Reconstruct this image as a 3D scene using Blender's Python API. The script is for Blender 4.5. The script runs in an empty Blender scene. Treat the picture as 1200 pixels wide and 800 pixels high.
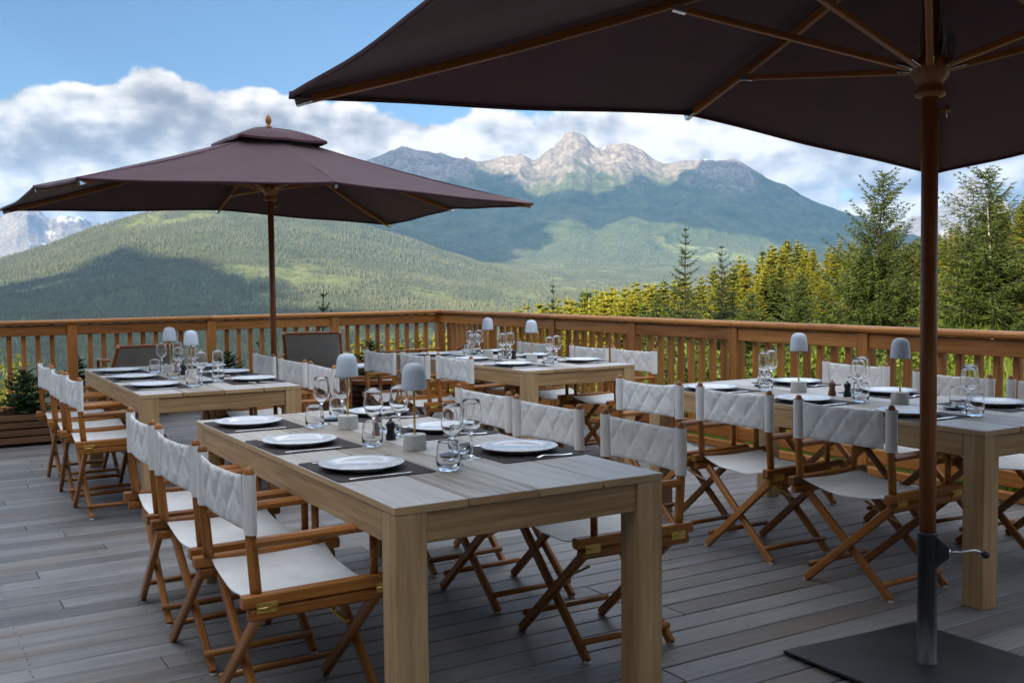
import bpy, math, random
import numpy as np
from mathutils import Vector, Matrix

R = random.Random(7)
PI = math.pi
scene = bpy.context.scene
COL = scene.collection

# ------------------------------------------------------------------ helpers
class MB:
    """collects chamfered bars, tubes, lathes and sheets; build() links them as ONE mesh object"""
    def __init__(s):
        s.v, s.f, s.uv, s.mi, s.sm, s.c = [], [], [], [], [], []

    def add(s, verts, faces, uvs, mat=0, smooth=False, col=None):
        o = len(s.v)
        s.v += [tuple(p) for p in verts]
        c = R.random() if col is None else col
        s.c += [c] * len(verts)
        for f, u in zip(faces, uvs):
            s.f.append([i + o for i in f])
            s.uv += u
            s.mi.append(mat)
            s.sm.append(smooth)

    def bar(s, a, b, w, h, up=(0, 0, 1), ch=0.003, mat=0, col=None, taper=1.0):
        a, b = Vector(a), Vector(b)
        d = b - a
        L = d.length
        d.normalize()
        up = Vector(up)
        side = d.cross(up)
        if side.length < 1e-4:
            side = d.cross(Vector((1, 0, 0)))
        side.normalize()
        up = side.cross(d)
        ch = min(ch, w * .4, h * .4)

        def ring(p, ins, k):
            W, H = w / 2 * k - ins, h / 2 * k - ins
            pts = [(-W + ch, -H), (W - ch, -H), (W, -H + ch), (W, H - ch), (W - ch, H), (-W + ch, H), (-W, H - ch), (-W, -H + ch)]
            return [p + side * x + up * y for x, y in pts]
        e = ch * .7
        rs = [ring(a, e, 1), ring(a + d * e, 0, 1), ring(b - d * e, 0, taper), ring(b, e, taper)]
        verts = [p for r in rs for p in r]
        per = [0, w, w, w + h, w + h, 2 * w + h, 2 * w + h, 2 * w + 2 * h, 2 * w + 2 * h]
        us = [0, e, L - e, L]
        ou, ov = R.random() * 20, R.random() * 20
        faces, uvs = [], []
        for i in range(3):
            for j in range(8):
                k = (j + 1) % 8
                faces.append((i * 8 + j, i * 8 + k, i * 8 + 8 + k, i * 8 + 8 + j))
                uvs.append([(ou + us[i], ov + per[j]), (ou + us[i], ov + per[j + 1]), (ou + us[i + 1], ov + per[j + 1]), (ou + us[i + 1], ov + per[j])])
        faces.append(tuple(reversed(range(8))))
        uvs.append([(ou + .02 * math.cos(t), ov + .3 * math.sin(t)) for t in range(8)])
        faces.append(tuple(range(24, 32)))
        uvs.append([(ou + .02 * math.cos(t), ov + .3 * math.sin(t)) for t in range(8)])
        s.add(verts, faces, uvs, mat, False, col)

    def box(s, lo, hi, ch=0.003, mat=0, col=None, axis=None):
        lo, hi = Vector(lo), Vector(hi)
        d = hi - lo
        ax = max(range(3), key=lambda i: d[i]) if axis is None else axis
        c = (lo + hi) / 2
        a, b = c.copy(), c.copy()
        a[ax], b[ax] = lo[ax], hi[ax]
        if ax == 2:
            s.bar(a, b, d.x, d.y, (0, 1, 0), ch, mat, col)
        elif ax == 0:
            s.bar(a, b, d.y, d.z, (0, 0, 1), ch, mat, col)
        else:
            s.bar(a, b, d.x, d.z, (0, 0, 1), ch, mat, col)

    def tube(s, pts, rad, n=8, mat=0, smooth=True, cap=True, col=None):
        pts = [Vector(p) for p in pts]
        if not hasattr(rad, '__len__'):
            rad = [rad] * len(pts)
        t0 = (pts[1] - pts[0]).normalized()
        nrm = t0.orthogonal().normalized()
        verts, us = [], []
        acc = 0
        for i, p in enumerate(pts):
            t = (pts[min(i + 1, len(pts) - 1)] - pts[max(i - 1, 0)]).normalized()
            nrm = (nrm - t * nrm.dot(t))
            nrm = nrm.normalized() if nrm.length > 1e-6 else t.orthogonal().normalized()
            bi = t.cross(nrm)
            if i:
                acc += (p - pts[i - 1]).length
            us.append(acc)
            for k in range(n):
                a = 2 * PI * k / n
                verts.append(p + (nrm * math.cos(a) + bi * math.sin(a)) * rad[i])
        ou, ov = R.random() * 20, R.random() * 20
        faces, uvs = [], []
        for i in range(len(pts) - 1):
            for k in range(n):
                k2 = (k + 1) % n
                c0, c1 = ov + 2 * PI * rad[i] * k / n, ov + 2 * PI * rad[i] * (k + 1) / n
                faces.append((i * n + k, i * n + k2, i * n + n + k2, i * n + n + k))
                uvs.append([(ou + us[i], c0), (ou + us[i], c1), (ou + us[i + 1], c1), (ou + us[i + 1], c0)])
        if cap:
            faces.append(tuple(reversed(range(n))))
            uvs.append([(ou, ov)] * n)
            faces.append(tuple(range((len(pts) - 1) * n, len(pts) * n)))
            uvs.append([(ou, ov)] * n)
        s.add(verts, faces, uvs, mat, smooth, col)

    def lathe(s, prof, n=24, org=(0, 0, 0), mat=0, smooth=True, col=None):
        """prof: [(r, z)] listed so that faces look outwards when z rises outside"""
        ox, oy, oz = org
        verts, idx = [], []
        for r, z in prof:
            if r < 1e-6:
                idx.append([len(verts)] * n)
                verts.append((ox, oy, oz + z))
            else:
                idx.append([len(verts) + k for k in range(n)])
                verts += [(ox + r * math.cos(2 * PI * k / n), oy + r * math.sin(2 * PI * k / n), oz + z) for k in range(n)]
        faces, uvs = [], []
        for i in range(len(prof) - 1):
            for k in range(n):
                k2 = (k + 1) % n
                q = [idx[i][k], idx[i][k2], idx[i + 1][k2], idx[i + 1][k]]
                u = [(prof[i][1], .1 * k / n * 6), (prof[i][1], .1 * (k + 1) / n * 6), (prof[i + 1][1], .1 * (k + 1) / n * 6), (prof[i + 1][1], .1 * k / n * 6)]
                q2, u2 = [], []
                for a, b in zip(q, u):
                    if a not in q2:
                        q2.append(a)
                        u2.append(b)
                if len(q2) > 2:
                    faces.append(tuple(q2))
                    uvs.append(u2)
        s.add(verts, faces, uvs, mat, smooth, col)

    def sheet(s, grid, mat=0, smooth=True, closed=False, uvscale=1.0, col=None):
        """grid[i][j] of points"""
        n, m = len(grid), len(grid[0])
        verts = [p for row in grid for p in row]
        faces, uvs = [], []
        for i in range(n - 1):
            for j in range(m - 1):
                faces.append((i * m + j, i * m + j + 1, i * m + m + j + 1, i * m + m + j))
                uvs.append([(x * uvscale, y * uvscale) for x, y in ((i / n, j / m), (i / n, (j + 1) / m), ((i + 1) / n, (j + 1) / m), ((i + 1) / n, j / m))])
        s.add(verts, faces, uvs, mat, smooth, col)

    def build(s, name, mats, parent=None):
        me = bpy.data.meshes.new(name)
        me.from_pydata(s.v, [], s.f)
        uvl = me.uv_layers.new(name='UVMap')
        uvl.data.foreach_set('uv', [c for u in s.uv for c in u])
        me.polygons.foreach_set('material_index', s.mi)
        me.polygons.foreach_set('use_smooth', s.sm)
        at = me.attributes.new('var', 'FLOAT', 'POINT')
        at.data.foreach_set('value', s.c)
        for m in (mats if isinstance(mats, (list, tuple)) else [mats]):
            me.materials.append(m)
        me.update()
        o = bpy.data.objects.new(name, me)
        COL.objects.link(o)
        if parent is not None:
            o.parent = parent
        return o


def np_mesh(name, V, F, mat, parent=None, var=None, smooth=False, attrs=None):
    """fast mesh of equal-sized faces from arrays"""
    V = np.ascontiguousarray(V, dtype=np.float32)
    F = np.ascontiguousarray(F, dtype=np.int32)
    k = F.shape[1]
    me = bpy.data.meshes.new(name)
    me.vertices.add(len(V))
    me.vertices.foreach_set('co', V.ravel())
    me.loops.add(F.size)
    me.loops.foreach_set('vertex_index', F.ravel())
    me.polygons.add(len(F))
    me.polygons.foreach_set('loop_start', np.arange(0, F.size, k, dtype=np.int32))
    me.polygons.foreach_set('use_smooth', np.full(len(F), smooth))
    attrs = dict(attrs or {})
    if var is not None:
        attrs['var'] = var
    for n, a in attrs.items():
        at = me.attributes.new(n, 'FLOAT', 'POINT')
        at.data.foreach_set('value', np.ascontiguousarray(a, dtype=np.float32))
    me.materials.append(mat)
    me.update(calc_edges=True)
    me.validate()
    o = bpy.data.objects.new(name, me)
    COL.objects.link(o)
    if parent is not None:
        o.parent = parent
    return o


def tag(o, label=None, cat=None, group=None, kind=None):
    if label: o['label'] = label
    if cat: o['category'] = cat
    if group: o['group'] = group
    if kind: o['kind'] = kind
    return o


def empty(name, loc=(0, 0, 0), rz=0.0):
    o = bpy.data.objects.new(name, None)
    o.empty_display_size = .1
    COL.objects.link(o)
    o.location = loc
    o.rotation_euler = (0, 0, rz)
    return o


KIDS = {}
def children_of(o):
    return [c for c in COL.objects if c.parent == o]


def copy_tree(o, parent=None):
    c = o.copy()
    COL.objects.link(c)
    if parent is not None:
        c.parent = parent
    if o.name not in KIDS:
        KIDS[o.name] = children_of(o)
    for ch in KIDS[o.name]:
        copy_tree(ch, c)
    return c


# ------------------------------------------------------------------ materials
def new_mat(name):
    m = bpy.data.materials.new(name)
    m.use_nodes = True
    nt = m.node_tree
    b = nt.nodes['Principled BSDF']
    return m, nt, b


def nd(nt, t, **kw):
    n = nt.nodes.new(t)
    for k, v in kw.items():
        if k in n.inputs.keys():
            n.inputs[k].default_value = v
        else:
            setattr(n, k, v)
    return n


def ramp(nt, fac, stops, interp='LINEAR'):
    n = nt.nodes.new('ShaderNodeValToRGB')
    n.color_ramp.interpolation = interp
    el = n.color_ramp.elements
    while len(el) < len(stops):
        el.new(.5)
    for e, (p, c) in zip(el, stops):
        e.position = p
        e.color = (*c, 1) if len(c) == 3 else c
    nt.links.new(fac, n.inputs[0])
    return n.outputs[0]


def mth(nt, op, a, b=None, c=None):
    n = nt.nodes.new('ShaderNodeMath')
    n.operation = op
    for i, x in enumerate((a, b, c)):
        if x is None: continue
        if isinstance(x, (int, float)):
            n.inputs[i].default_value = x
        else:
            nt.links.new(x, n.inputs[i])
    return n.outputs[0]


def mixc(nt, fac, a, b, mode='MIX'):
    n = nt.nodes.new('ShaderNodeMix')
    n.data_type = 'RGBA'
    n.blend_type = mode
    for x, i in ((fac, 0), (a, 6), (b, 7)):
        if isinstance(x, (int, float)):
            n.inputs[i].default_value = x
        elif isinstance(x, tuple):
            n.inputs[i].default_value = (*x, 1)
        else:
            nt.links.new(x, n.inputs[i])
    return n.outputs[2]


def attr(nt, name):
    n = nt.nodes.new('ShaderNodeAttribute')
    n.attribute_name = name
    return n.outputs['Fac']


def noise(nt, vec, scale, detail=4, rough=.55, sc=None):
    if sc is not None:
        mp = nt.nodes.new('ShaderNodeMapping')
        mp.inputs['Scale'].default_value = sc
        nt.links.new(vec, mp.inputs[0])
        vec = mp.outputs[0]
    n = nt.nodes.new('ShaderNodeTexNoise')
    n.inputs['Scale'].default_value = scale
    n.inputs['Detail'].default_value = detail
    n.inputs['Roughness'].default_value = rough
    nt.links.new(vec, n.inputs['Vector'])
    return n.outputs['Fac']


def coord(nt, kind):
    n = nt.nodes.new('ShaderNodeTexCoord')
    return n.outputs[kind]


def bump(nt, b, h, strength, dist):
    n = nt.nodes.new('ShaderNodeBump')
    n.inputs['Strength'].default_value = strength
    n.inputs['Distance'].default_value = dist
    nt.links.new(h, n.inputs['Height'])
    nt.links.new(n.outputs[0], b.inputs['Normal'])


def wood_mat(name, dark, mid, light, rough=.5, grain=1.0, spec=.4, weather=None):
    m, nt, b = new_mat(name)
    uv = coord(nt, 'UV')
    g1 = noise(nt, uv, 1, 5, .6, (2.2 * grain, 45 * grain, 1))
    g2 = noise(nt, uv, 1, 4, .6, (7 * grain, 190 * grain, 1))
    big = noise(nt, uv, 1, 2, .5, (1.3, 7, 1))
    v = attr(nt, 'var')
    f = mth(nt, 'ADD', mth(nt, 'MULTIPLY', g1, .55), mth(nt, 'MULTIPLY', g2, .2))
    f = mth(nt, 'ADD', f, mth(nt, 'MULTIPLY', big, .25))
    f = mth(nt, 'ADD', f, mth(nt, 'MULTIPLY', mth(nt, 'SUBTRACT', v, .5), .16))
    c = ramp(nt, f, [(.34, dark), (.5, mid), (.66, light)])
    if weather:
        wn = noise(nt, uv, 1, 4, .65, (1.5, 9, 1))
        w = ramp(nt, mth(nt, 'ADD', wn, mth(nt, 'MULTIPLY', mth(nt, 'SUBTRACT', v, .5), .25)), [(.42, (0, 0, 0)), (.62, (1, 1, 1))])
        c = mixc(nt, mth(nt, 'MULTIPLY', w, .6), c, weather)
    nt.links.new(c, b.inputs['Base Color'])
    r = ramp(nt, g1, [(.3, (rough + .1,) * 3), (.7, (rough - .1,) * 3)])
    nt.links.new(r, b.inputs['Roughness'])
    b.inputs['Specular IOR Level'].default_value = spec
    bump(nt, b, f, .35, .0015)
    return m


M = {}
M['teak'] = wood_mat('teak', (.15, .052, .009), (.30, .108, .018), (.44, .18, .036), .4)
M['teak_dark'] = wood_mat('dark_teak', (.15, .048, .011), (.26, .085, .02), (.36, .125, .034), .36)
M['railwood'] = wood_mat('larch_rail', (.18, .062, .011), (.34, .128, .024), (.47, .20, .046), .5)
M['oak'] = wood_mat('oiled_table_wood', (.27, .155, .066), (.41, .26, .122), (.52, .35, .185), .5)
M['oak_top'] = wood_mat('weathered_table_top', (.24, .19, .14), (.40, .34, .27), (.52, .455, .38), .42, 1.0, .5, (.50, .49, .47))
M['planter'] = wood_mat('planter_wood', (.08, .04, .02), (.15, .07, .03), (.22, .11, .05), .7)
M['mill_wood'] = wood_mat('mill_wood', (.12, .055, .025), (.2, .09, .04), (.28, .13, .06), .35)


def deck_mat():
    m, nt, b = new_mat('weathered_deck_boards')
    uv = coord(nt, 'UV')
    v = attr(nt, 'var')
    g1 = noise(nt, uv, 1, 6, .65, (1.6, 38, 1))
    g2 = noise(nt, uv, 1, 3, .6, (5, 160, 1))
    big = noise(nt, coord(nt, 'Object'), .9, 5, .6)
    st = noise(nt, uv, 1, 5, .6, (.9, 6, 1))
    f = mth(nt, 'ADD', mth(nt, 'MULTIPLY', g1, .42), mth(nt, 'MULTIPLY', g2, .16))
    f = mth(nt, 'ADD', f, mth(nt, 'MULTIPLY', big, .22))
    f = mth(nt, 'ADD', f, mth(nt, 'MULTIPLY', st, .2))
    f = mth(nt, 'ADD', f, mth(nt, 'MULTIPLY', mth(nt, 'SUBTRACT', v, .5), .16))
    c = ramp(nt, f, [(.3, (.045, .043, .041)), (.46, (.135, .13, .126)), (.6, (.225, .218, .212)), (.74, (.34, .333, .325))])
    warm = ramp(nt, noise(nt, uv, 1, 3, .5, (1.1, 5, 1)), [(.52, (0, 0, 0)), (.72, (1, 1, 1))])
    c = mixc(nt, mth(nt, 'MULTIPLY', warm, .6), c, (.17, .115, .075))
    nt.links.new(c, b.inputs['Base Color'])
    rr = ramp(nt, mth(nt, 'ADD', mth(nt, 'MULTIPLY', big, .6), mth(nt, 'MULTIPLY', g1, .4)), [(.35, (.38,) * 3), (.65, (.62,) * 3)])
    nt.links.new(rr, b.inputs['Roughness'])
    bump(nt, b, f, .5, .003)
    return m


M['deck'] = deck_mat()


def simple(name, col, rough=.5, metal=0.0, spec=.5, var=0.0, nscale=30, bmp=0.0):
    m, nt, b = new_mat(name)
    b.inputs['Roughness'].default_value = rough
    b.inputs['Metallic'].default_value = metal
    b.inputs['Specular IOR Level'].default_value = spec
    n = noise(nt, coord(nt, 'Object'), nscale, 4, .6)
    lo = tuple(x * (1 - var) for x in col)
    hi = tuple(min(1, x * (1 + var)) for x in col)
    nt.links.new(ramp(nt, n, [(.3, lo), (.7, hi)]), b.inputs['Base Color'])
    if bmp:
        bump(nt, b, n, bmp, .002)
    return m


M['gap'] = simple('deck_shadow_gap', (.02, .018, .016), .9)
M['screw'] = simple('dark_screw', (.03, .028, .027), .5, .6)
M['brass'] = simple('brass', (.62, .42, .12), .3, 1.0, var=.15)
M['steel'] = simple('polished_steel', (.66, .67, .69), .16, 1.0, var=.06)
M['black'] = simple('black_powder_coat', (.012, .013, .015), .42, 0, .5, .3, 8)
M['black_plate'] = simple('black_steel_plate', (.013, .0145, .017), .5, 0, .5, .5, 5, .05)
M['glide'] = simple('pale_plastic_glide', (.55, .53, .48), .5)
M['porcelain'] = simple('white_porcelain', (.68, .69, .70), .1, 0, .5, .02)
M['rimblue'] = simple('navy_glazed_underside', (.02, .028, .06), .2)
M['mat_fabric'] = simple('woven_brown_mat', (.045, .033, .03), .75, 0, .3, .35, 260, .2)
M['lamp_shade'] = simple('matte_pale_blue_shade', (.50, .56, .62), .55, 0, .3, .03)
M['lamp_base'] = simple('ribbed_stone_base', (.55, .56, .54), .75, 0, .3, .12, 60)
M['mill_dark'] = simple('black_mill', (.012, .011, .011), .3)
M['cord'] = simple('grey_rope', (.16, .16, .165), .8, 0, .3, .4, 120)
M['soil'] = simple('planter_soil', (.03, .02, .013), .95, 0, .2, .4, 40)
M['grey_pad'] = simple('grey_cushion', (.36, .37, .38), .85, 0, .2, .1, 60)
M['white_paint'] = simple('white_table_top', (.62, .66, .72), .4, 0, .4, .04)
M['bark'] = simple('spruce_bark', (.055, .04, .03), .9, 0, .2, .5, 25, .3)
M['pale_bark'] = simple('pale_larch_bark', (.34, .31, .28), .85, 0, .2, .45, 18, .3)
M['chalet'] = simple('unseen_chalet_timber', (.12, .07, .04), .8, 0, .2, .3, 4)
M['unseen_chalet_roof'] = simple('unseen_chalet_slate', (.08, .08, .085), .7, 0, .3, .3, 6)


def canvas_mat(name, col, trans, sheen=.3, alt=None):
    m, nt, b = new_mat(name)
    oc = coord(nt, 'Object')
    weave = noise(nt, oc, 420, 2, .5)
    big = noise(nt, oc, 5, 4, .6)
    wr = noise(nt, oc, 14, 4, .6, (1, 1, .35))
    lo = tuple(x * .86 for x in col)
    hi = tuple(min(1, x * 1.1) for x in col)
    c = ramp(nt, mth(nt, 'ADD', mth(nt, 'MULTIPLY', big, .7), mth(nt, 'MULTIPLY', weave, .3)), [(.35, lo), (.65, hi)])
    nt.links.new(c, b.inputs['Base Color'])
    b.inputs['Roughness'].default_value = .85
    b.inputs['Specular IOR Level'].default_value = .2
    b.inputs['Sheen Weight'].default_value = sheen
    bump(nt, b, mth(nt, 'ADD', mth(nt, 'MULTIPLY', wr, .8), mth(nt, 'MULTIPLY', weave, .2)), .35, .008)
    if trans > 0:
        tr = nt.nodes.new('ShaderNodeBsdfTranslucent')
        nt.links.new(c, tr.inputs['Color'])
        mx = nt.nodes.new('ShaderNodeMixShader')
        mx.inputs[0].default_value = trans
        nt.links.new(b.outputs[0], mx.inputs[1])
        nt.links.new(tr.outputs[0], mx.inputs[2])
        nt.links.new(mx.outputs[0], nt.nodes['Material Output'].inputs[0])
    return m


M['canvas'] = canvas_mat('white_canvas', (.80, .795, .77), .12, .1)
M['taupe'] = canvas_mat('taupe_sling_fabric', (.40, .385, .35), .35, .1)
M['parasol'] = canvas_mat('plum_brown_parasol_cloth', (.066, .0215, .029), .05, .2)


def glass_mat():
    m, nt, b = new_mat('clear_glass')
    b.inputs['Base Color'].default_value = (1, 1, 1, 1)
    b.inputs['Roughness'].default_value = 0.0
    b.inputs['IOR'].default_value = 1.48
    b.inputs['Transmission Weight'].default_value = 1.0
    return m


M['glass'] = glass_mat()


def foliage_mat(name, dark, light, trans=.28):
    m, nt, b = new_mat(name)
    v = attr(nt, 'var')
    oi = nt.nodes.new('ShaderNodeObjectInfo').outputs['Random']
    n = noise(nt, coord(nt, 'Object'), 1.1, 3, .6)
    f = mth(nt, 'ADD', mth(nt, 'MULTIPLY', v, .5), mth(nt, 'MULTIPLY', n, .35))
    f = mth(nt, 'ADD', f, mth(nt, 'MULTIPLY', oi, .22))
    c = ramp(nt, f, [(.25, dark), (.8, light)])
    nt.links.new(c, b.inputs['Base Color'])
    b.inputs['Roughness'].default_value = .6
    b.inputs['Specular IOR Level'].default_value = .25
    tr = nt.nodes.new('ShaderNodeBsdfTranslucent')
    nt.links.new(c, tr.inputs['Color'])
    mx = nt.nodes.new('ShaderNodeMixShader')
    mx.inputs[0].default_value = trans
    nt.links.new(b.outputs[0], mx.inputs[1])
    nt.links.new(tr.outputs[0], mx.inputs[2])
    nt.links.new(mx.outputs[0], nt.nodes['Material Output'].inputs[0])
    return m


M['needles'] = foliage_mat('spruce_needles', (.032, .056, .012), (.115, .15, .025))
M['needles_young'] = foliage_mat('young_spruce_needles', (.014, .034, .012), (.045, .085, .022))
M['needles_sunny'] = foliage_mat('sunlit_tint_needles', (.125, .135, .011), (.32, .29, .02), .38)  # brighter yellow copy of the needles, with sunlight painted into the colour
M['leaves'] = foliage_mat('shrub_leaves', (.10, .12, .012), (.24, .22, .025), .38)
M['far_trees'] = foliage_mat('far_forest_needles', (.078, .088, .044), (.15, .155, .08), .15)
M['grassy'] = foliage_mat('meadow_grass_blades', (.05, .085, .012), (.16, .20, .025), .35)

# ------------------------------------------------------------------ camera
F, H, PITCH, ROLL = 1217.5, 1.384, .05768, -.01104
cam_d = bpy.data.cameras.new('camera')
cam = bpy.data.objects.new('camera', cam_d)
COL.objects.link(cam)
scene.camera = cam
cam_d.sensor_fit = 'HORIZONTAL'
cam_d.sensor_width = 36.0
cam_d.lens = F / 1200 * 36
cam_d.clip_start = .05
cam_d.clip_end = 60000
cam.matrix_world = Matrix.Translation((0, 0, H)) @ Matrix.Rotation(PI / 2 - PITCH, 4, 'X') @ Matrix.Rotation(ROLL, 4, 'Z')


def ray(px, py):
    """direction through a photo pixel (1200 x 800), used to lay out the far relief by bearing and height angle"""
    c, s = math.cos(ROLL), math.sin(ROLL)
    a, b = px - 600, py - 400
    X, Y = c * a + s * b, -s * a + c * b
    vy = -Y
    return X / F, (F * math.cos(PITCH) + vy * math.sin(PITCH)) / F, (-F * math.sin(PITCH) + vy * math.cos(PITCH)) / F


# ------------------------------------------------------------------ light
SUN_EL, SUN_AZ = math.radians(25), math.atan2(-.62, -.785)   # azimuth measured from +y towards +x
sx, sy = -.62, -.785
sun_dir = Vector((sx * math.cos(SUN_EL), sy * math.cos(SUN_EL), math.sin(SUN_EL))).normalized()
sl = bpy.data.lights.new('sun', 'SUN')
sl.energy = 5.0
sl.angle = math.radians(.53)
sl.color = (1.0, .87, .65)
so = bpy.data.objects.new('sun', sl)
COL.objects.link(so)
so.rotation_euler = sun_dir.to_track_quat('Z', 'Y').to_euler()

w = bpy.data.worlds.new('World')
scene.world = w
w.use_nodes = True
nt = w.node_tree
bg = nt.nodes['Background']
bg.inputs['Strength'].default_value = .13
sky = nt.nodes.new('ShaderNodeTexSky')
sky.sky_type = 'NISHITA'
sky.sun_disc = False
sky.sun_elevation = SUN_EL
sky.sun_rotation = math.atan2(sx, sy)
sky.altitude = 1600
sky.air_density = 1.1
sky.dust_density = .6
sky.ozone_density = 2.0
gen = coord(nt, 'Generated')
sep = nt.nodes.new('ShaderNodeSeparateXYZ')
nt.links.new(gen, sep.inputs[0])
zz = sep.outputs['Z']
n1a = noise(nt, gen, 5.6, 12, .56, (1, 1, 1.5))
def puffs(vec):
    v_ = nt.nodes.new('ShaderNodeTexVoronoi')
    v_.feature = 'F1'
    v_.inputs['Scale'].default_value = 12
    v_.inputs['Detail'].default_value = 2
    v_.inputs['Roughness'].default_value = .55
    wn_ = nt.nodes.new('ShaderNodeMapping')
    wn_.inputs['Scale'].default_value = (1, 1, 1.25)
    nt.links.new(vec, wn_.inputs[0])
    nt.links.new(wn_.outputs[0], v_.inputs['Vector'])
    return mth(nt, 'SUBTRACT', .5, v_.outputs['Distance'])
n1 = mth(nt, 'ADD', n1a, mth(nt, 'MULTIPLY', puffs(gen), .24))
n1b = noise(nt, gen, 3.0, 3, .5, (1, 1, 1.2))
off = nt.nodes.new('ShaderNodeMapping')
off.inputs['Location'].default_value = (-.006, .0, .016)
nt.links.new(gen, off.inputs[0])
n1s = mth(nt, 'ADD', noise(nt, off.outputs[0], 5.6, 12, .56, (1, 1, 1.5)), mth(nt, 'MULTIPLY', puffs(off.outputs[0]), .24))
# cover: solid bank below about 11 degrees, broken tops above it
bank = mth(nt, 'MULTIPLY', mth(nt, 'SUBTRACT', .185, zz), 9.0)
hi = mth(nt, 'MINIMUM', mth(nt, 'MAXIMUM', bank, -.24), .42)
dens = mth(nt, 'ADD', mth(nt, 'ADD', n1, hi), mth(nt, 'MULTIPLY', mth(nt, 'SUBTRACT', n1b, .5), .22))
cover = ramp(nt, dens, [(.52, (0, 0, 0)), (.58, (1, 1, 1))], 'EASE')
bands = noise(nt, gen, 2.3, 6, .6, (1, 1, 5.5))
relief = mth(nt, 'MULTIPLY', mth(nt, 'SUBTRACT', n1, n1s), 1.5)
sh = mth(nt, 'ADD', mth(nt, 'ADD', mth(nt, 'ADD', mth(nt, 'MULTIPLY', bands, .8), .14), relief), mth(nt, 'MULTIPLY', mth(nt, 'SUBTRACT', dens, .75), -.16))
ccol = ramp(nt, sh, [(.34, (1.2, 1.22, 1.28)), (.45, (1.75, 1.74, 1.76)), (.55, (2.75, 2.65, 2.55)), (.68, (4.2, 3.95, 3.65))])
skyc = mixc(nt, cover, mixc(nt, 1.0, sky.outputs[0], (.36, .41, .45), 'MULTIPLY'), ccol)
# bright overhead sky in broken patches, added above the frame to light the terrace
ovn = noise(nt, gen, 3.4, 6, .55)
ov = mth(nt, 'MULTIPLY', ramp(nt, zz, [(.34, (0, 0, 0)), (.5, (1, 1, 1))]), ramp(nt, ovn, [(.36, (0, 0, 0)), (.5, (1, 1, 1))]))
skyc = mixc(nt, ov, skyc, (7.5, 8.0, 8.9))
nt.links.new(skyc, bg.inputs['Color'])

scene.view_settings.view_transform = 'Standard'
scene.view_settings.look = 'None'
scene.view_settings.exposure = 1.25
scene.view_settings.gamma = 1
scene.view_settings.use_curve_mapping = False
cy = scene.cycles
cy.use_denoising = True
try:
    cy.denoiser = 'OPENIMAGEDENOISE'
    cy.denoising_input_passes = 'RGB_ALBEDO_NORMAL'
except Exception:
    pass
cy.max_bounces = 10
cy.diffuse_bounces = 4
cy.glossy_bounces = 4
cy.transmission_bounces = 10
cy.volume_bounces = 1
cy.transparent_max_bounces = 8
cy.sample_clamp_indirect = 6
cy.use_adaptive_sampling = True
cy.adaptive_threshold = .015

# ------------------------------------------------------------------ terrace frame
TH = .545
DU = Vector((-math.sin(TH), math.cos(TH), 0))     # away along the right railing
DV = Vector((math.cos(TH), math.sin(TH), 0))      # along the boards, away along the left railing
CORNER = Vector((-.9435, 12.97, 0))


def dk(u, v, z=0.0):
    """deck coordinates: metres back from the corner along the right railing (u<0 towards the camera) and along the boards"""
    return CORNER + DU * u + DV * v + Vector((0, 0, z))


# deck boards: each a chamfered plank, gaps between, screws over the joists
def build_deck():
    b = MB()
    pitch, gap = .1385, .008
    rows = int(17.5 / pitch)
    for i in range(rows):
        u1 = -.02 - i * pitch
        u0 = u1 - (pitch - gap)
        v = -11.62 - 0 * R.random()
        L0 = R.uniform(.5, 4)
        while v < -.04:
            L = L0 or R.choice((2.4, 3.0, 3.6, 4.2))
            L0 = 0
            ve = min(v + L, -.04)
            if ve - v > .05:
                b.bar(dk((u0 + u1) / 2, v + .0015, -.0125), dk((u0 + u1) / 2, ve - .0015, -.0125), pitch - gap, .025, ch=.0035)
            v = ve + .001
        if u1 < -2:
            j0 = -11.5
            k = 0
            while j0 + k * .5 < -.2:
                for du in (.032, .1):
                    p = dk(u0 + du, j0 + k * .5 + R.uniform(-.012, .012), .0012)
                    r = .0046
                    pts = [p + Vector((math.cos(t * PI / 3) * r, math.sin(t * PI / 3) * r, 0)) for t in range(6)]
                    b.add(pts, [tuple(range(6))], [[(0, 0)] * 6], 1, False)
                k += 1
    d = b.build('deck', [M['deck'], M['screw']])
    tag(d, kind='structure')
    s = MB()
    pts = [dk(.1, -11.66, -.075), dk(-17.7, -11.66, -.075), dk(-17.7, .1, -.075), dk(.1, .1, -.075)]
    pts2 = [p + Vector((0, 0, -.2)) for p in pts]
    s.add(pts + pts2, [(0, 1, 2, 3), (7, 6, 5, 4), (0, 4, 5, 1), (1, 5, 6, 2), (2, 6, 7, 3), (3, 7, 4, 0)], [[(0, 0)] * 4] * 6)
    tag(s.build('deck_substructure', M['gap']), kind='structure')


build_deck()


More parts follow.
